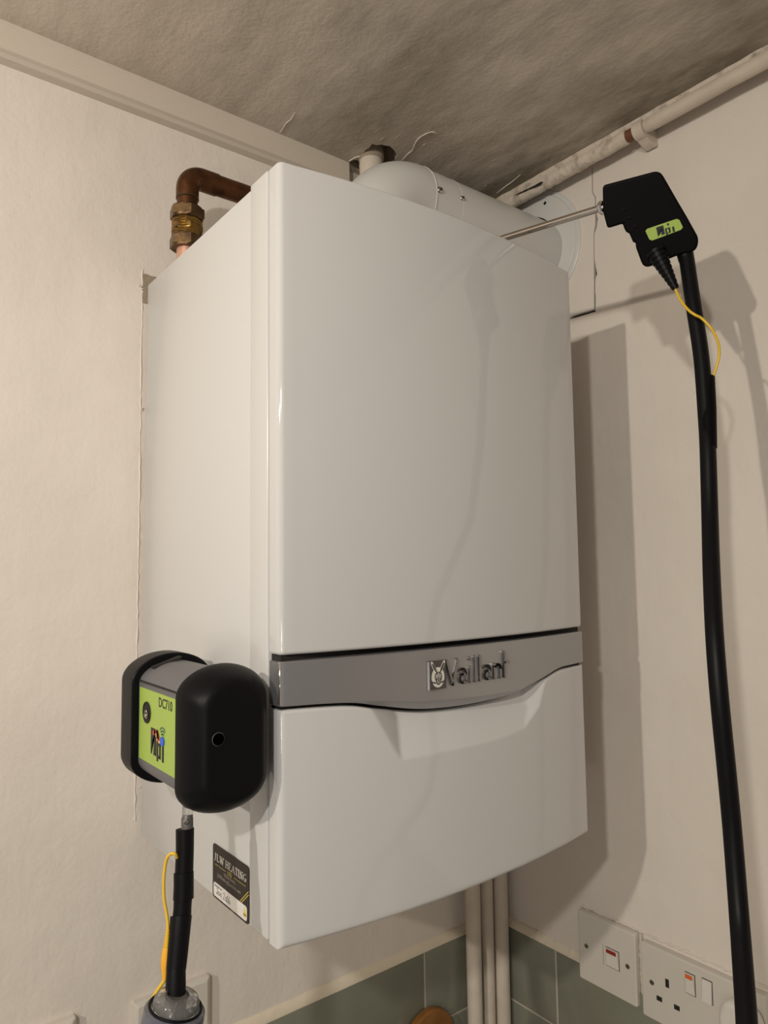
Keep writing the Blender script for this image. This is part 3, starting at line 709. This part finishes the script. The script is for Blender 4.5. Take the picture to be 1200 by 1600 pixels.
# paint and plaster filling between pipe and ceiling
bm = bmesh.new(); rings = []; N = 150
for i in range(N + 1):
    y = -2.2 + (0.35 + 2.2) * i / N; j = random.uniform(-.0012, .0012); dx = .004 if y > yb else 0
    prof = [(PXc - .0105 + j, ZC + .001), (PXc - .0085 + j * .6, ZC - .004), (PXc - .004, ZC - .0085 + j * .4), (PXc + .004, ZC - .009), (PXc + .010, ZC - .003), (PXc + .012, ZC + .001)]
    rings.append([bm.verts.new((a, y, z)) for a, z in prof])
for i in range(N):
    for k in range(6): bm.faces.new((rings[i][k], rings[i][(k + 1) % 6], rings[i + 1][(k + 1) % 6], rings[i + 1][k]))
bm.faces.new(rings[0]); bm.faces.new(rings[-1][::-1]); build('paint_filling', bm, M['dirty'], rp, None, 50)
# clip holding it to the wall
yc = at(1000, 212, X=PXc).y
bm = bmesh.new(); lathe(bm, (PXc, yc - .010, PZc - .001), (0, 1, 0), [(0, PR), (.0, PR + .0028), (.016, PR + .0032), (.018, PR)], 24, False)
slab(bm, rounded([(PXc + .002, PZc - .014), (PXc - .006, PZc - .0125), (PXc + .006, PZc + .004), (XW, PZc + .004), (XW, PZc - .016), (XW - .004, PZc - .021), (PXc + .016, PZc - .019)], .003), (0, yc - .0095, 0), (1, 0, 0), (0, 0, 1), (0, 1, 0), .016)
build('pipe_clip', bm, M['cream'], rp, 'painted-over clip fixing the pipe to the wall', 50)
# holes in the old paint by the far end
bm = bmesh.new(); S = spline([at(805, 305, X=PXc - .0112), at(822, 297, X=PXc - .0114), at(838, 290, X=PXc - .0114), at(848, 284, X=PXc - .0112)], 4)
tube(bm, S, [.0002, .0007, .001, .0009, .0012, .001, .0013, .0016, .0019, .0022, .0021, .0014, .0004], 6); build('paint_gap', bm, M['dark'], rp)

# ------------------------------------------------------------------ three pipes below the boiler
def low_pipe(name, label, x, y, r, top, xt, m=M['cream']):
    t = thing(name, label, 'pipe', (x, y, 0.55), 'painted pipes below the boiler')
    bm = bmesh.new(); rr = .03
    P = [Vector((x, y, 0.02)), Vector((x, y, .75)), Vector((x, y, 1.0)), Vector((x, y, top - rr))]
    P += [Vector((x - rr + rr * math.cos(PI / 2 * k / 8), y, top - rr + rr * math.sin(PI / 2 * k / 8))) for k in range(1, 9)]
    P += [Vector((xt + rr - rr * math.sin(PI / 2 * k / 8), y, top + rr - rr * math.cos(PI / 2 * k / 8))) for k in range(0, 9)]
    P += [Vector((xt, y, H0 + .001))]
    tube(bm, P, r, 24); build('pipe', bm, m, t, None, 60)
    for z in (1.19, .70):
        bm = bmesh.new(); lathe(bm, (x, y, z), (0, 0, 1), [(0, r), (0, r + .002), (.010, r + .002), (.010, r)], 20, False); box(bm, (x - .006, y + r * .6, z), (x + .006, YT if z < 1 else YW, z + .01)); build('pipe_clip', bm, m, t)
low_pipe('water_pipe', 'leftmost of three cream painted vertical pipes under the boiler, standing apart', 0.5610, 0.335, .0128, 1.212, 0.36)
low_pipe('water_pipe', 'middle, shaded and thinnest of the three cream painted vertical pipes under the boiler', 0.5985, 0.339, .0110, 1.242, 0.395)
low_pipe('water_pipe', 'rightmost of three cream painted vertical pipes, tight in the corner beside the green tiles', 0.6245, 0.331, .0130, 1.270, 0.425)

# ------------------------------------------------------------------ switches and sockets
def Z_(px, py, X): p = at(px, py, X=X); return p.y, p.z
XF = 0.6370
def plate(name, label, y0, y1, z0, z1, cat, grp=None):
    t = thing(name, label, cat, (XW, (y0 + y1) / 2, z0), grp)
    bm = bmesh.new(); slab(bm, rrect(abs(y1 - y0), z1 - z0, .0035, 4), (XW, (y0 + y1) / 2, (z0 + z1) / 2), (0, 1, 0), (0, 0, 1), (-1, 0, 0), XW - XF, .0022, 3, False)
    build('face_plate', bm, M['socket'], t, None, 35); return t
def p_screw(t, px, py, r=.0036):
    y, z = Z_(px, py, XF); s = cylx('screw', y, z, r, .0006, M['steel'], t)
    bm = bmesh.new(); box(bm, (XF - .0009, y - r * .8, z - .0005), (XF - .0005, y + r * .8, z + .0005)); build('screw_slot', bm, M['dark'], s)
def cylx(name, y, z, r, h, m, parent, seg=20):
    bm = bmesh.new(); tube(bm, [Vector((XF + .001, y, z)), Vector((XF - h, y, z))], r, seg); return build(name, bm, m, parent, None, 40)
def rocker(t, a, b, c, d, lens, tilt=1):
    """rocker switch between pixel corners a (top-left) and c (bottom-right), on the plate"""
    y0, z1 = Z_(*a, XF); y1, z0 = Z_(*c, XF); z1 = min(z1, 9)
    yc, zc = (y0 + y1) / 2, None
    zt = Z_(*a, XF)[1]; zb_ = Z_(*d, XF)[1]; zc = (zt + zb_) / 2; h = zt - zb_; w_ = abs(y1 - y0)
    bm = bmesh.new(); box(bm, (XF - .0006, yc - w_ / 2 - .0006, zc - h / 2 - .0006), (XF + .001, yc + w_ / 2 + .0006, zc + h / 2 + .0006)); s0 = build('rocker_gap', bm, M['dark'], t)
    top, bot = (.0042, .0012) if tilt > 0 else (.0012, .0042)
    bm = bmesh.new(); slab(bm, [(XF + .001, zc + h / 2), (XF - top, zc + h / 2 - .0004), (XF - .0024, zc + .001), (XF - bot, zc - h / 2 + .0004), (XF + .001, zc - h / 2)], (0, yc - w_ / 2, 0), (1, 0, 0), (0, 0, 1), (0, 1, 0), w_)
    r_ = build('rocker', bm, M['socket2'], t)
    if lens is not None:
        bm = bmesh.new(); box(bm, (XF - top - .0008, yc - w_ * .38, zc + h * .28), (XF - .001, yc + w_ * .38, zc + h * .485), .0004, 1); build('indicator_lens', bm, lens, r_, 'red indicator lens')
fcu = plate('fused_switch', 'square white fused switch with dark red lens, beside the double socket', .0735, .1765, .9845, 1.0880, 'switch')
p_screw(fcu, 916.5, 1478); p_screw(fcu, 980.8, 1510)
rocker(fcu, (947, 1479), (968, 1488), (968, 1521), (947, 1507), M['neon_red'])
ya, za = Z_(925, 1467, XF); yb2, zb2 = Z_(943, 1508, XF)
bm = bmesh.new(); zt, zbt = za, Z_(925, 1498, XF)[1]; slab(bm, rrect(abs(ya - yb2), zt - zbt, .0015, 3), (XF + .0005, (ya + yb2) / 2, (zt + zbt) / 2), (0, 1, 0), (0, 0, 1), (-1, 0, 0), .0014, .0004, 2, False)
build('fuse_carrier', bm, M['socket'], fcu)
bm = bmesh.new(); box(bm, (XF - .0004, yb2 - .0006, zbt), (XF + .0005, yb2 + .0004, zt)); build('carrier_gap', bm, M['print_grey'], fcu)
ds = plate('double_socket', 'wide cream double power socket with orange lens, partly hidden by the black hose', -.1135, .0655, .9800, 1.0830, 'socket')
p_screw(ds, 1018.7, 1535)
def slot(t, px0, py0, px1, py1):
    y0, z0 = Z_(px0, py0, XF); y1, z1 = Z_(px1, py1, XF); zc = Z_((px0 + px1) / 2, (py0 + py1) / 2, XF)[1]; yc = (y0 + y1) / 2
    return yc, zc
for (a, w_, h_) in (((1042.5, 1536.5), .0055, .0115), ((1030.3, 1560.5), .0085, .0065), ((1057.7, 1574.5), .0085, .0065)):
    y, z = Z_(*a, XF); mkbox('pin_hole', (XF - .0003, y - w_ / 2, z - h_ / 2), (XF + .001, y + w_ / 2, z + h_ / 2), M['dark'], ds)
rocker(ds, (1071, 1518), (1087, 1525), (1087, 1558), (1072, 1550), M['neon_orange'])
rocker(ds, (1097.5, 1528), (1114, 1537), (1114, 1571), (1097, 1562), None, -1)
# mortar squeezed round the switch plates
bm = bmesh.new(); S = [Vector((XW - .003, .0700 + random.uniform(-.0008, .0008), .985 + i * .0052)) for i in range(21)]; tube(bm, S, [random.uniform(.0022, .0038) for _ in S], 8); build('caulk_bead', bm, M['chip'], wall_right, None, 60)
bm = bmesh.new(); S = [Vector((XW - .001, .176 - i * .0055, 1.0895 + random.uniform(-.001, .001))) for i in range(53)]; tube(bm, S, [random.uniform(.0006, .0022) for _ in S], 6); build('caulk_bead', bm, M['wall'], wall_right, None, 60)
# plug in the right-hand outlet
pq = at(1150, 1574, X=.612)
plug = thing('plug', 'white rounded mains plug top in the double socket behind the black hose', 'plug', (XF, pq.y, pq.z - .05))
bm = bmesh.new()
out = rounded([(-.026, -.045), (.026, -.045), (.028, -.02), (.018, .0), (-.018, .0), (-.028, -.02)], .012, 5)
slab(bm, out, (XF - .0005, pq.y, pq.z), (0, 1, 0), (0, 0, 1), (-1, 0, 0), .022, .006, 4); build('plug_body', bm, M['socket2'], plug, None, 40)
bm = bmesh.new(); tube(bm, spline([Vector((XF - .012, pq.y, pq.z - .043)), Vector((XF - .014, pq.y, pq.z - .10)), Vector((XF - .012, pq.y + .02, pq.z - .25)), Vector((XF - .01, pq.y + .03, pq.z - .42))]), .0035, 10); build('flex', bm, M['socket2'], plug, None, 60)

# plates low on the back wall at the left
YP = YW - .0125
def plate_back(label, x0, x1, z0, z1):
    t = thing('blank_plate', label, 'wall plate', ((x0 + x1) / 2, YW, z0))
    bm = bmesh.new(); O = ((x0 + x1) / 2, YW, (z0 + z1) / 2); w_, h_ = x1 - x0, z1 - z0
    R = [rrect(w_, h_, .002, 2), rrect(w_, h_, .002, 2), rrect(w_ - .010, h_ - .010, .002, 2)]; hs = [0, .0085, .0125]; rings = []
    for pl, h in zip(R, hs): rings.append([bm.verts.new((O[0] + a, O[1] - h, O[2] + b)) for a, b in pl])
    n = len(R[0])
    for i in range(2):
        for k in range(n): bm.faces.new((rings[i][k], rings[i][(k + 1) % n], rings[i + 1][(k + 1) % n], rings[i + 1][k]))
    bm.faces.new(rings[0][::-1]); bm.faces.new(rings[2]); build('plate', bm, M['socket'], t)
    for s in (-1, 1):
        bm = bmesh.new(); lathe(bm, (O[0] + s * w_ * .36, YW - .0120, O[2]), (0, -1, 0), [(0, .003), (.0012, .003), (.0016, .002)], 14); build('screw', bm, M['steel'], t, None, 40)
    return t
plate_back('square cream flat plate on the wall behind the clear water trap', -.0050, .0960, .9960, 1.0975)
plate_back('cream flat plate with only its top corner showing, left of the square one', -.1720, -.0725, 1.008, 1.1085)

# amber rounded board at the bottom
bd = thing('wooden_board', 'amber rounded wooden board top against the green tiles left of the pipes', 'board', (.473, .345, .72))
bm = bmesh.new()
o = [(.05 * math.cos(PI * k / 20 ), .05 * math.sin(PI * k / 20)) for k in range(21)] + [(-.05, -.03), (-.065, -.07), (-.07, -.12), (-.07, -.30), (.07, -.30), (.07, -.12), (.065, -.07), (.05, -.03)]
slab(bm, o, (.472, YT - .001, .8685), (1, 0, 0), (0, 0, 1), (0, -1, 0), .014, .003, 3); build('board_panel', bm, M['wood'], bd, None, 40)
bm = bmesh.new(); tube(bm, [Vector((.472, YT - .0005, .840)), Vector((.472, YT - .0165, .840))], .008, 16); build('hanging_hole', bm, M['dark'], bd)

# ------------------------------------------------------------------ flue probe: handle, rod, hose, yellow cable
HC = at(1012, 345, t=0.815)
pr = thing('flue_probe', 'black pistol-grip flue probe with thin steel rod and long black hose', 'probe', HC)
# handle plane faces roughly the viewer
hn = -(HC - CAM).normalized(); hx = (CS - hn * CS.dot(hn)).normalized(); hy = hn.cross(hx)
def onh(px, py, lift=0.0):
    d = CF + CS * ((px - 600) / FPX) - CU * ((py - 800) / FPX); t = (HC + hn * lift - CAM).dot(hn) / d.dot(hn); return CAM + d * t
def h2(px, py, lift=0.0): q = onh(px, py, lift) - HC; return (q.dot(hx), q.dot(hy))
TH = .0125
outl = [(941.5, 289.5), (1031, 265.5), (1057.7, 312), (1073.6, 339), (1092.5, 373), (1088.5, 391.5), (1058, 399.5), (1040, 407), (1006, 420.5), (993.6, 387), (993, 379.5), (989, 378.5), (985, 369), (983, 364.5), (978.5, 363), (975, 356.6), (973, 349.5), (949, 357), (942, 330)]
poly = rounded([h2(a, b, TH) for a, b in outl], [.004, .0075, .004, .004, .008, .006, .004, .004, .0085, .003, .0015, .0015, .0015, .0015, .0015, .0015, .003, .0035, .004], 4)[::-1]
bm = bmesh.new(); slab(bm, poly, HC - hn * TH, hx, hy, hn, 2 * TH, .0024, 4); build('handle', bm, M['black2'], pr, None, 40)
lab = [(1008.5, 361), (1011, 357.6), (1057, 342), (1061.5, 343.5), (1067, 355), (1064, 359), (1019, 375.8), (1014.5, 374)]
bm = bmesh.new(); slab(bm, [h2(a, b, TH) for a, b in lab][::-1], HC + hn * TH, hx, hy, hn, .0004); hl = build('handle_label', bm, M['green'], pr, 'small green label with black logo')
def tpi(O, ex, ey, ez, s, parent, m=M['ink'], t=.00015):
    """the maker's three-letter mark; height 1 unit = s"""
    bm = bmesh.new()
    for pl in ([(0, 1), (.42, 1), (.42, .68), (.24, .68), (.15, .56), (.05, 0), (0, 0)], [(.30, .72), (.42, .72), (.42, .0), (.20, .0), (.22, .12)],
               [(.47, .56), (.57, .56), (.57, -.16), (.47, -.16)], [(.57, .56), (.77, .56), (.77, .44), (.57, .44)], [(.66, .46), (.77, .46), (.77, -.04), (.66, -.04)], [(.57, .06), (.70, .06), (.70, -.04), (.57, -.04)],
               [(.88, .50), (1.0, .50), (1.0, -.10), (.88, -.10)]):
        slab(bm, [(a * s, b * s) for a, b in pl], O, ex, ey, ez, t)
    return build('logo_mark', bm, m, parent)
la = (onh(1064, 351, TH) - onh(1012, 368.5, TH)).normalized(); lb = hn.cross(la)
ta = la * 1.9
tpi(onh(1028, 369.3, TH) + hn * .0005, la * 1.85, lb, hn, .0098, hl)
bm = bmesh.new(); O = onh(1029, 369, TH) + hn * .0005; slab(bm, [(.0108, .0080), (.0130, .0080), (.0130, .0100), (.0108, .0100)], O, la, lb, hn, .0002); build('logo_mark', bm, M['ink'], hl)
# magnet feet that hold it off the panel
for yy in (.035, .120):
    bm = bmesh.new(); lathe(bm, (-0.0008, yy, 1.4870), (-1, 0, 0), [(0, .008), (.016, .008)], 20); FEET = globals().setdefault('FEET', []); FEET.append(bm)
for (px, py) in ((976, 328), (984, 341), (993, 354)):     # finger ridges on the grip
    q = onh(px, py, TH - .0016); bm = bmesh.new(); b = bmesh.new(); bmesh.ops.create_uvsphere(b, u_segments=14, v_segments=8, radius=.0042); merge(bm, b, basis(q, hx * 1.3, hy * .8, hn * .45)); build('grip_ridge', bm, M['black2'], pr, None, 60)
ra = onh(941, 324.5); rod_end = p1 + (p1 - ra).normalized() * .0
bm = bmesh.new(); tube(bm, [ra + (ra - rod_end).normalized() * .004, ra.lerp(rod_end, 1.0)], .0042, 18); build('steel_rod', bm, M['steel'], pr, 'thin shiny steel rod', 40)
d = (rod_end - ra).normalized(); bm = bmesh.new(); lathe(bm, ra - d * .002, d, [(0, .0072), (.0015, .0078), (.0046, .0078), (.006, .0066), (.006, .004)], 6, True); build('hex_nut', bm, M['chrome'], pr, 'shiny hexagonal nut')
hose_pts = [(1066, 372, .815), (1072, 400, .812), (1078, 440, .805), (1084, 480, .797), (1096, 560, .785), (1103, 650, .772), (1106, 700, .760), (1109, 800, .742), (1112, 900, .705), (1117, 1000, .672), (1125, 1100, .655), (1135, 1200, .650), (1144.5, 1300, .645), (1154, 1420, .625), (1160, 1500, .600), (1167, 1600, .565), (1173, 1720, .53), (1178, 1850, .50), (1190, 2050, .47)]
bm = bmesh.new(); tube(bm, spline([at(a, b, t=c) for a, b, c in hose_pts], 8), .00825, 24); build('hose', bm, M['black'], pr, None, 60)
bm = bmesh.new(); lathe(bm, at(1067, 378, t=.815), at(1075, 420, t=.81) - at(1067, 378, t=.815), [(-.004, .0098), (.006, .0098), (.016, .0088), (.022, .0084)], 24); build('hose_collar', bm, M['black'], pr, None, 50)
A = at(1024, 392, t=.808); B = at(1056, 451.5, t=.800); dd = B - A; prof = []
for i in range(9): f = i / 9; rr = .0108 * (1 - f) + .0036 * f; L = dd.length; prof += [(L * f, rr), (L * (f + .07), rr), (L * (f + .072), rr * .86), (L * (f + .108), rr * .84)]
bm = bmesh.new(); lathe(bm, A, dd, prof + [(dd.length, .0026)], 20); build('cable_boot', bm, M['black'], pr, 'ribbed tapering black cable boot', 40)
yc_ = [(1054, 448, .800), (1058, 458, .798), (1064, 470, .792), (1075.8, 484.6, .781), (1086, 492, .776), (1097, 498, .775), (1111, 513, .772), (1121, 532, .772), (1124, 551, .774), (1120, 572, .776), (1112, 593, .778), (1106, 602, .780)]
bm = bmesh.new(); tube(bm, spline([at(*q[:2], t=q[2]) for q in yc_], 6), .00145, 10); build('yellow_cable', bm, M['yellow'], pr, 'thin yellow cable looping beside the hose', 60)
bm = bmesh.new(); tube(bm, [at(1104, 590, t=.782), at(1106, 640, t=.773), at(1107.2, 700, t=.760)], [.0084, .0087, .0084], 24); build('heat_shrink', bm, M['black2'], pr, None, 50)

# ------------------------------------------------------------------ analyser box held on the boiler side
AX0, AX1, AZ = -0.0872, -0.0055, 1.4870
an = thing('gas_analyser', 'black and grey gas analyser box with green label on boiler side', 'analyser', (-0.044, 0.06, AZ))
def aprof(s=0.0, sh=.0375, dome=.0260, e=1.95):
    """cross-section: flat sides, shallow domed top and bottom"""
    w2 = (AX1 - AX0) / 2 - s; cx = (AX0 + AX1) / 2; out = []; n = 22; dm = dome - s * .8; sh = sh - s * .2
    for sg in (1, -1):
        for k in range(n + 1):
            a = PI * k / n; c, q = math.cos(a), math.sin(a)
            x = w2 * (abs(c) ** (2 / e)) * (1 if c > 0 else -1) * sg; out.append((cx + x, sg * (sh + dm * max(q, 0) ** (2 / e))))
    return out
def acap(name, prof):
    bm = bmesh.new(); base = aprof(); cx = (AX0 + AX1) / 2; w2 = (AX1 - AX0) / 2; h2_ = .0635; rings = []
    for y, d in prof: rings.append([bm.verts.new((cx + (x - cx) * (1 - d / w2), y, AZ + z * (1 - d / h2_))) for x, z in base])
    N = len(base)
    for i in range(len(rings) - 1):
        for k in range(N): bm.faces.new((rings[i][k], rings[i][(k + 1) % N], rings[i + 1][(k + 1) % N], rings[i + 1][k]))
    bm.faces.new(rings[0][::-1]); bm.faces.new(rings[-1])
    bmesh.ops.triangulate(bm, faces=[f for f in bm.faces if len(f.verts) > 4])
    return build(name, bm, M['black'], an, None, 32)
for bm in FEET: build('magnet_foot', bm, M['steel'], an)
cap1 = acap('end_cap', [(-.0080, .0185), (-.0080, .0170), (-.0074, .0150), (-.0055, .0120), (-.0010, .0085), (.0050, .0050), (.0120, .0020), (.018, .0003), (.0225, 0), (.0235, .0010), (.0235, .0060)])
acap('end_cap', [(.1330, .0060), (.1330, .0010), (.1342, 0), (.160, 0), (.167, .0010), (.172, .0035), (.175, .0080), (.176, .012)])
# main body
bb = aprof(.0070); bm = bmesh.new(); slab(bm, bb, (0, 0.018, AZ), (1, 0, 0), (0, 0, 1), (0, 1, 0), .120); body = build('body_shell', bm, M['body'], an, 'grey plastic middle', 30)
XL = AX0 + .0070
# slim grooves and lip round the label
mkbox('groove', (XL - .0003, .0235, AZ + .0388), (XL + .001, .1330, AZ + .0402), M['dark'], body)
mkbox('lip', (XL - .0010, .0235, AZ + .0366), (XL + .001, .1300, AZ + .0382), M['body'], body, .0004, 1)
bm = bmesh.new(); slab(bm, rrect(.028, .010, .001, 2), (-0.056, .1250, AZ + .0545), (1, 0, .30), (0, 1, 0), (-.29, 0, .96), .002)
build('top_recess', bm, M['dark'], body)
LZ0, LZ1, LY0, LY1 = -.0330, .0340, .0180, .1290
mkbox('label_panel', (XL - .0008, LY0, AZ + LZ0), (XL + .001, LY1, AZ + LZ1), M['green'], body)
LN = (-1, 0, 0); LEX = (0, -1, 0); LEY = (0, 0, 1)
XQ = XL - .0008
lp = an
def onl(px, py): return at(px, py, X=XQ)
q = onl(258.5, 1101.5); link('model_lettering', text('DC710', basis((XQ - .0001, q.y, q.z), LEX, LEY, LN), .0122, .0002, .92, 'CENTER', .00015), M['ink'], an)
q = onl(236, 1186); q0 = onl(236, 1181.5)
qa = onl(236, 1177); qb = onl(255.5, 1187)
hgt = onl(236, 1136).z - onl(236, 1177).z
tpi(Vector((XQ - .0001, qa.y, qa.z)), Vector(LEX) * (abs(qa.y - qb.y) / (.98 * hgt)), LEY, LN, hgt, an, t=.0003)
def lstroke(name, pts, wd, m, lift=.0005):
    bm = bmesh.new(); P = [((-(onl(a, b).y)), onl(a, b).z) for a, b in pts]; strokes(bm, [P], wd, .0002, basis((XQ - lift, 0, 0), LEX, LEY, LN), 5); build(name, bm, m, an)
lstroke('logo_swoosh', [(240, 1145), (243, 1143.5), (246.5, 1144), (247.5, 1149), (248, 1154), (252, 1157.5)], .0042, M['red'])
lstroke('logo_swoosh', [(245.3, 1147), (245.6, 1153), (248, 1157.5), (251, 1160)], .0022, M['orange'], .0008)
q = onl(254.6, 1158.5); bm = bmesh.new(); tube(bm, [Vector((XQ - .0004, q.y, q.z)), Vector((XQ - .0012, q.y, q.z))], .0042, 18); build('blue_light', bm, M['blue'], an)
for rr in (.0030, .0058, .0086):
    q = onl(254.3, 1152.5); bm = bmesh.new(); strokes(bm, [[(-q.y + rr * math.cos(a), q.z + rr * math.sin(a)) for a in [PI * (.25 + .5 * k / 6) for k in range(7)]]], .0012, .0002, basis((XQ - .0004, 0, 0), LEX, LEY, LN), 3); build('wireless_arc', bm, M['teal'], an)
q = onl(230.0, 1113); bm = bmesh.new(); lathe(bm, (XQ - .0001, q.y, q.z), LN, [(0, .0100), (.0010, .0100), (.0012, .0090), (.0004, .0085), (.0004, .0)], 28, False); so = build('round_socket', bm, M['dark'], an, 'round recessed socket on the label', 40)
bm = bmesh.new(); lathe(bm, (XQ - .0004, q.y - .003, q.z - .001), LN, [(0, .0042), (.002, .0042), (.0026, .0034), (.0012, .0028), (.0012, 0)], 18, False); build('socket_pin', bm, M['steel'], an, None, 40)
# threaded hole in the front end cap
fc = at(341, 1155, Y=-.0080)
bm = bmesh.new(); lathe(bm, fc + Vector((0, .0005, 0)), (0, -1, 0), [(0, .0056), (.0007, .0056), (.0009, .0053), (.0007, .0050)], 24, False); build('screw_bush', bm, M['greyconn'], an, None, 40)
bm = bmesh.new(); tube(bm, [fc + Vector((0, .0008, 0)), fc + Vector((0, -.0008, 0))], .0050, 20); build('screw_hole', bm, M['hole'], an)

# sampling line hanging from the analyser
sl = thing('sampling_line', 'black sleeved sampling tube with yellow cable hanging from the gas analyser', 'tube', at(293, 1262, t=.600))
def seg_tube(name, pts, rads, m, label=None, n=22):
    bm = bmesh.new(); tube(bm, [at(a, b, t=c) for a, b, c in pts], rads, n); return build(name, bm, m, sl, label, 50)
px2m = lambda wpx, t: wpx * t / FPX / 2
seg_tube('clear_connector', [(293.5, 1240, .605), (293.5, 1258, .603), (293, 1276, .601)], [.0042, .0044, .0045], M['clear'])
cn = seg_tube('grey_connector', [(293, 1273, .601), (292.5, 1279, .600), (292.5, 1302, .598)], [.0040, .0049, .0050], M['greyconn'])
q = at(290.5, 1284.5, t=.5935); bm = bmesh.new(); lathe(bm, q, -CF, [(-.001, .0020), (.0, .0020), (.0004, .0014)], 14); build('silver_dot', bm, M['chrome'], cn)
seg_tube('sleeve', [(289, 1295, .598), (288.8, 1330, .594), (287.5, 1366, .590)], [px2m(28, .598), px2m(27.5, .594), px2m(28, .59)], M['black'])
seg_tube('sleeve', [(287, 1363, .590), (287, 1385, .587), (286.5, 1404, .585)], [px2m(30.5, .59), px2m(30.5, .587), px2m(31.5, .585)], M['black'])
seg_tube('sleeve', [(286, 1400, .586), (285, 1420, .583), (284, 1436, .581)], [px2m(28, .586), px2m(27.5, .583), px2m(29, .581)], M['black'])
seg_tube('sleeve', [(283, 1431, .581), (280.5, 1460, .575), (277.5, 1490, .570), (275, 1516, .565)], [px2m(33, .581), px2m(32, .575), px2m(31.5, .57), px2m(30.5, .565)], M['black'])
seg_tube('sleeve', [(275, 1512, .565), (274.5, 1540, .560), (273.5, 1563, .556)], [px2m(29, .565), px2m(31, .56), px2m(31.5, .556)], M['black'])
yl = [(277, 1340, .588), (274, 1335, .586), (270, 1333.4, .586), (265, 1335.5, .586), (261.5, 1340, .586), (258.5, 1350, .586), (256, 1372, .584), (256.2, 1402, .581), (259.8, 1424, .579), (262.2, 1442, .577), (262, 1458, .575)]
bm = bmesh.new(); tube(bm, spline([at(*q[:2], t=q[2]) for q in yl], 6), .0013, 10); build('yellow_cable', bm, M['yellow'], sl, 'thin yellow cable looping beside the black sleeves', 60)
A = at(262.3, 1453, t=.575); B = at(260, 1484, t=.571); L = (B - A).length; prof = []
for i in range(7): f = i / 7; rr = .0018 + .0012 * f; prof += [(L * f, rr), (L * (f + .08), rr), (L * (f + .085), rr * .7), (L * (f + .138), rr * .7)]
bm = bmesh.new(); lathe(bm, A, B - A, prof + [(L, .003)], 14); build('ribbed_boot', bm, M['yellow'], sl, None, 40)
bm = bmesh.new(); lathe(bm, B, at(257.8, 1524, t=.566) - B, [(-.001, .0030), (.004, .0038), (.012, .0036), (.016, .0026), (.0205, .0022)], 14); build('plug_body', bm, mat('yellow_plug', (.85, .42, .03), .35), sl, 'orange-yellow moulded plug', 40)
yl2 = [(257.8, 1522, .566), (257.3, 1530, .565), (253.5, 1537, .564), (247, 1546, .563), (239, 1559, .561), (231, 1574, .556), (226.5, 1590, .55), (224.5, 1610, .545), (223, 1660, .54), (230, 1760, .54)]
bm = bmesh.new(); tube(bm, spline([at(*q[:2], t=q[2]) for q in yl2], 6), .00145, 10); build('yellow_cable', bm, M['yellow'], sl, None, 60)

# clear water trap at the bottom edge
T0 = at(275.5, 1566, t=.552)
ax = (-CU * 1.0 - CF * 0.12 - CS * 0.20).normalized()
T0 = at(278.5, 1553, t=.552)
wt = thing('water_trap', 'clear plastic water trap with black ring below the black sampling tube', 'water trap', T0)
bm = bmesh.new(); lathe(bm, T0, ax, [(0, .0085), (0, .0125), (.0015, .0158), (.004, .0172), (.0085, .0182), (.0100, .0182), (.0100, .0152), (.004, .0140), (.002, .011), (.002, .0085)], 48, False); build('clear_lid', bm, M['clear'], wt, None, 40)
for k in range(4):
    a = k * PI / 2 + .5; u, v = frame(ax); r_ = u * math.cos(a) + v * math.sin(a); t_ = ax.cross(r_)
    bm = bmesh.new(); slab(bm, [(.0085, 0), (.0150, 0), (.0150, .011), (.0085, .011)], T0 + ax * .0015 - t_ * .0006, r_, ax, t_, .0012); build('lid_rib', bm, M['clear'], wt)
bm = bmesh.new(); u, v = frame(ax); tube(bm, [T0 + ax * .0090 + (u * math.cos(2 * PI * k / 48) + v * math.sin(2 * PI * k / 48)) * .0198 for k in range(49)], .0011, 10, False); build('black_ring', bm, M['black'], wt, None, 60)
bm = bmesh.new(); lathe(bm, T0, ax, [(.0095, .0180), (.0100, .0215), (.0115, .0232), (.016, .0236), (.075, .0236), (.078, .022), (.078, .0)], 48, False); build('cylinder_body', bm, M['smoke'], wt, None, 40)
bm = bmesh.new(); lathe(bm, T0, ax, [(.0150, .0), (.0150, .0150), (.020, .0165), (.070, .0165), (.070, .0)], 36, False); build('filter_core', bm, M['bluefilter'], wt, None, 40)
bm = bmesh.new(); lathe(bm, T0, ax, [(.002, .0), (.002, .0080), (.010, .0080), (.0145, .0140), (.0145, 0)], 30, False); build('inner_spigot', bm, M['greyconn'], wt, None, 40)
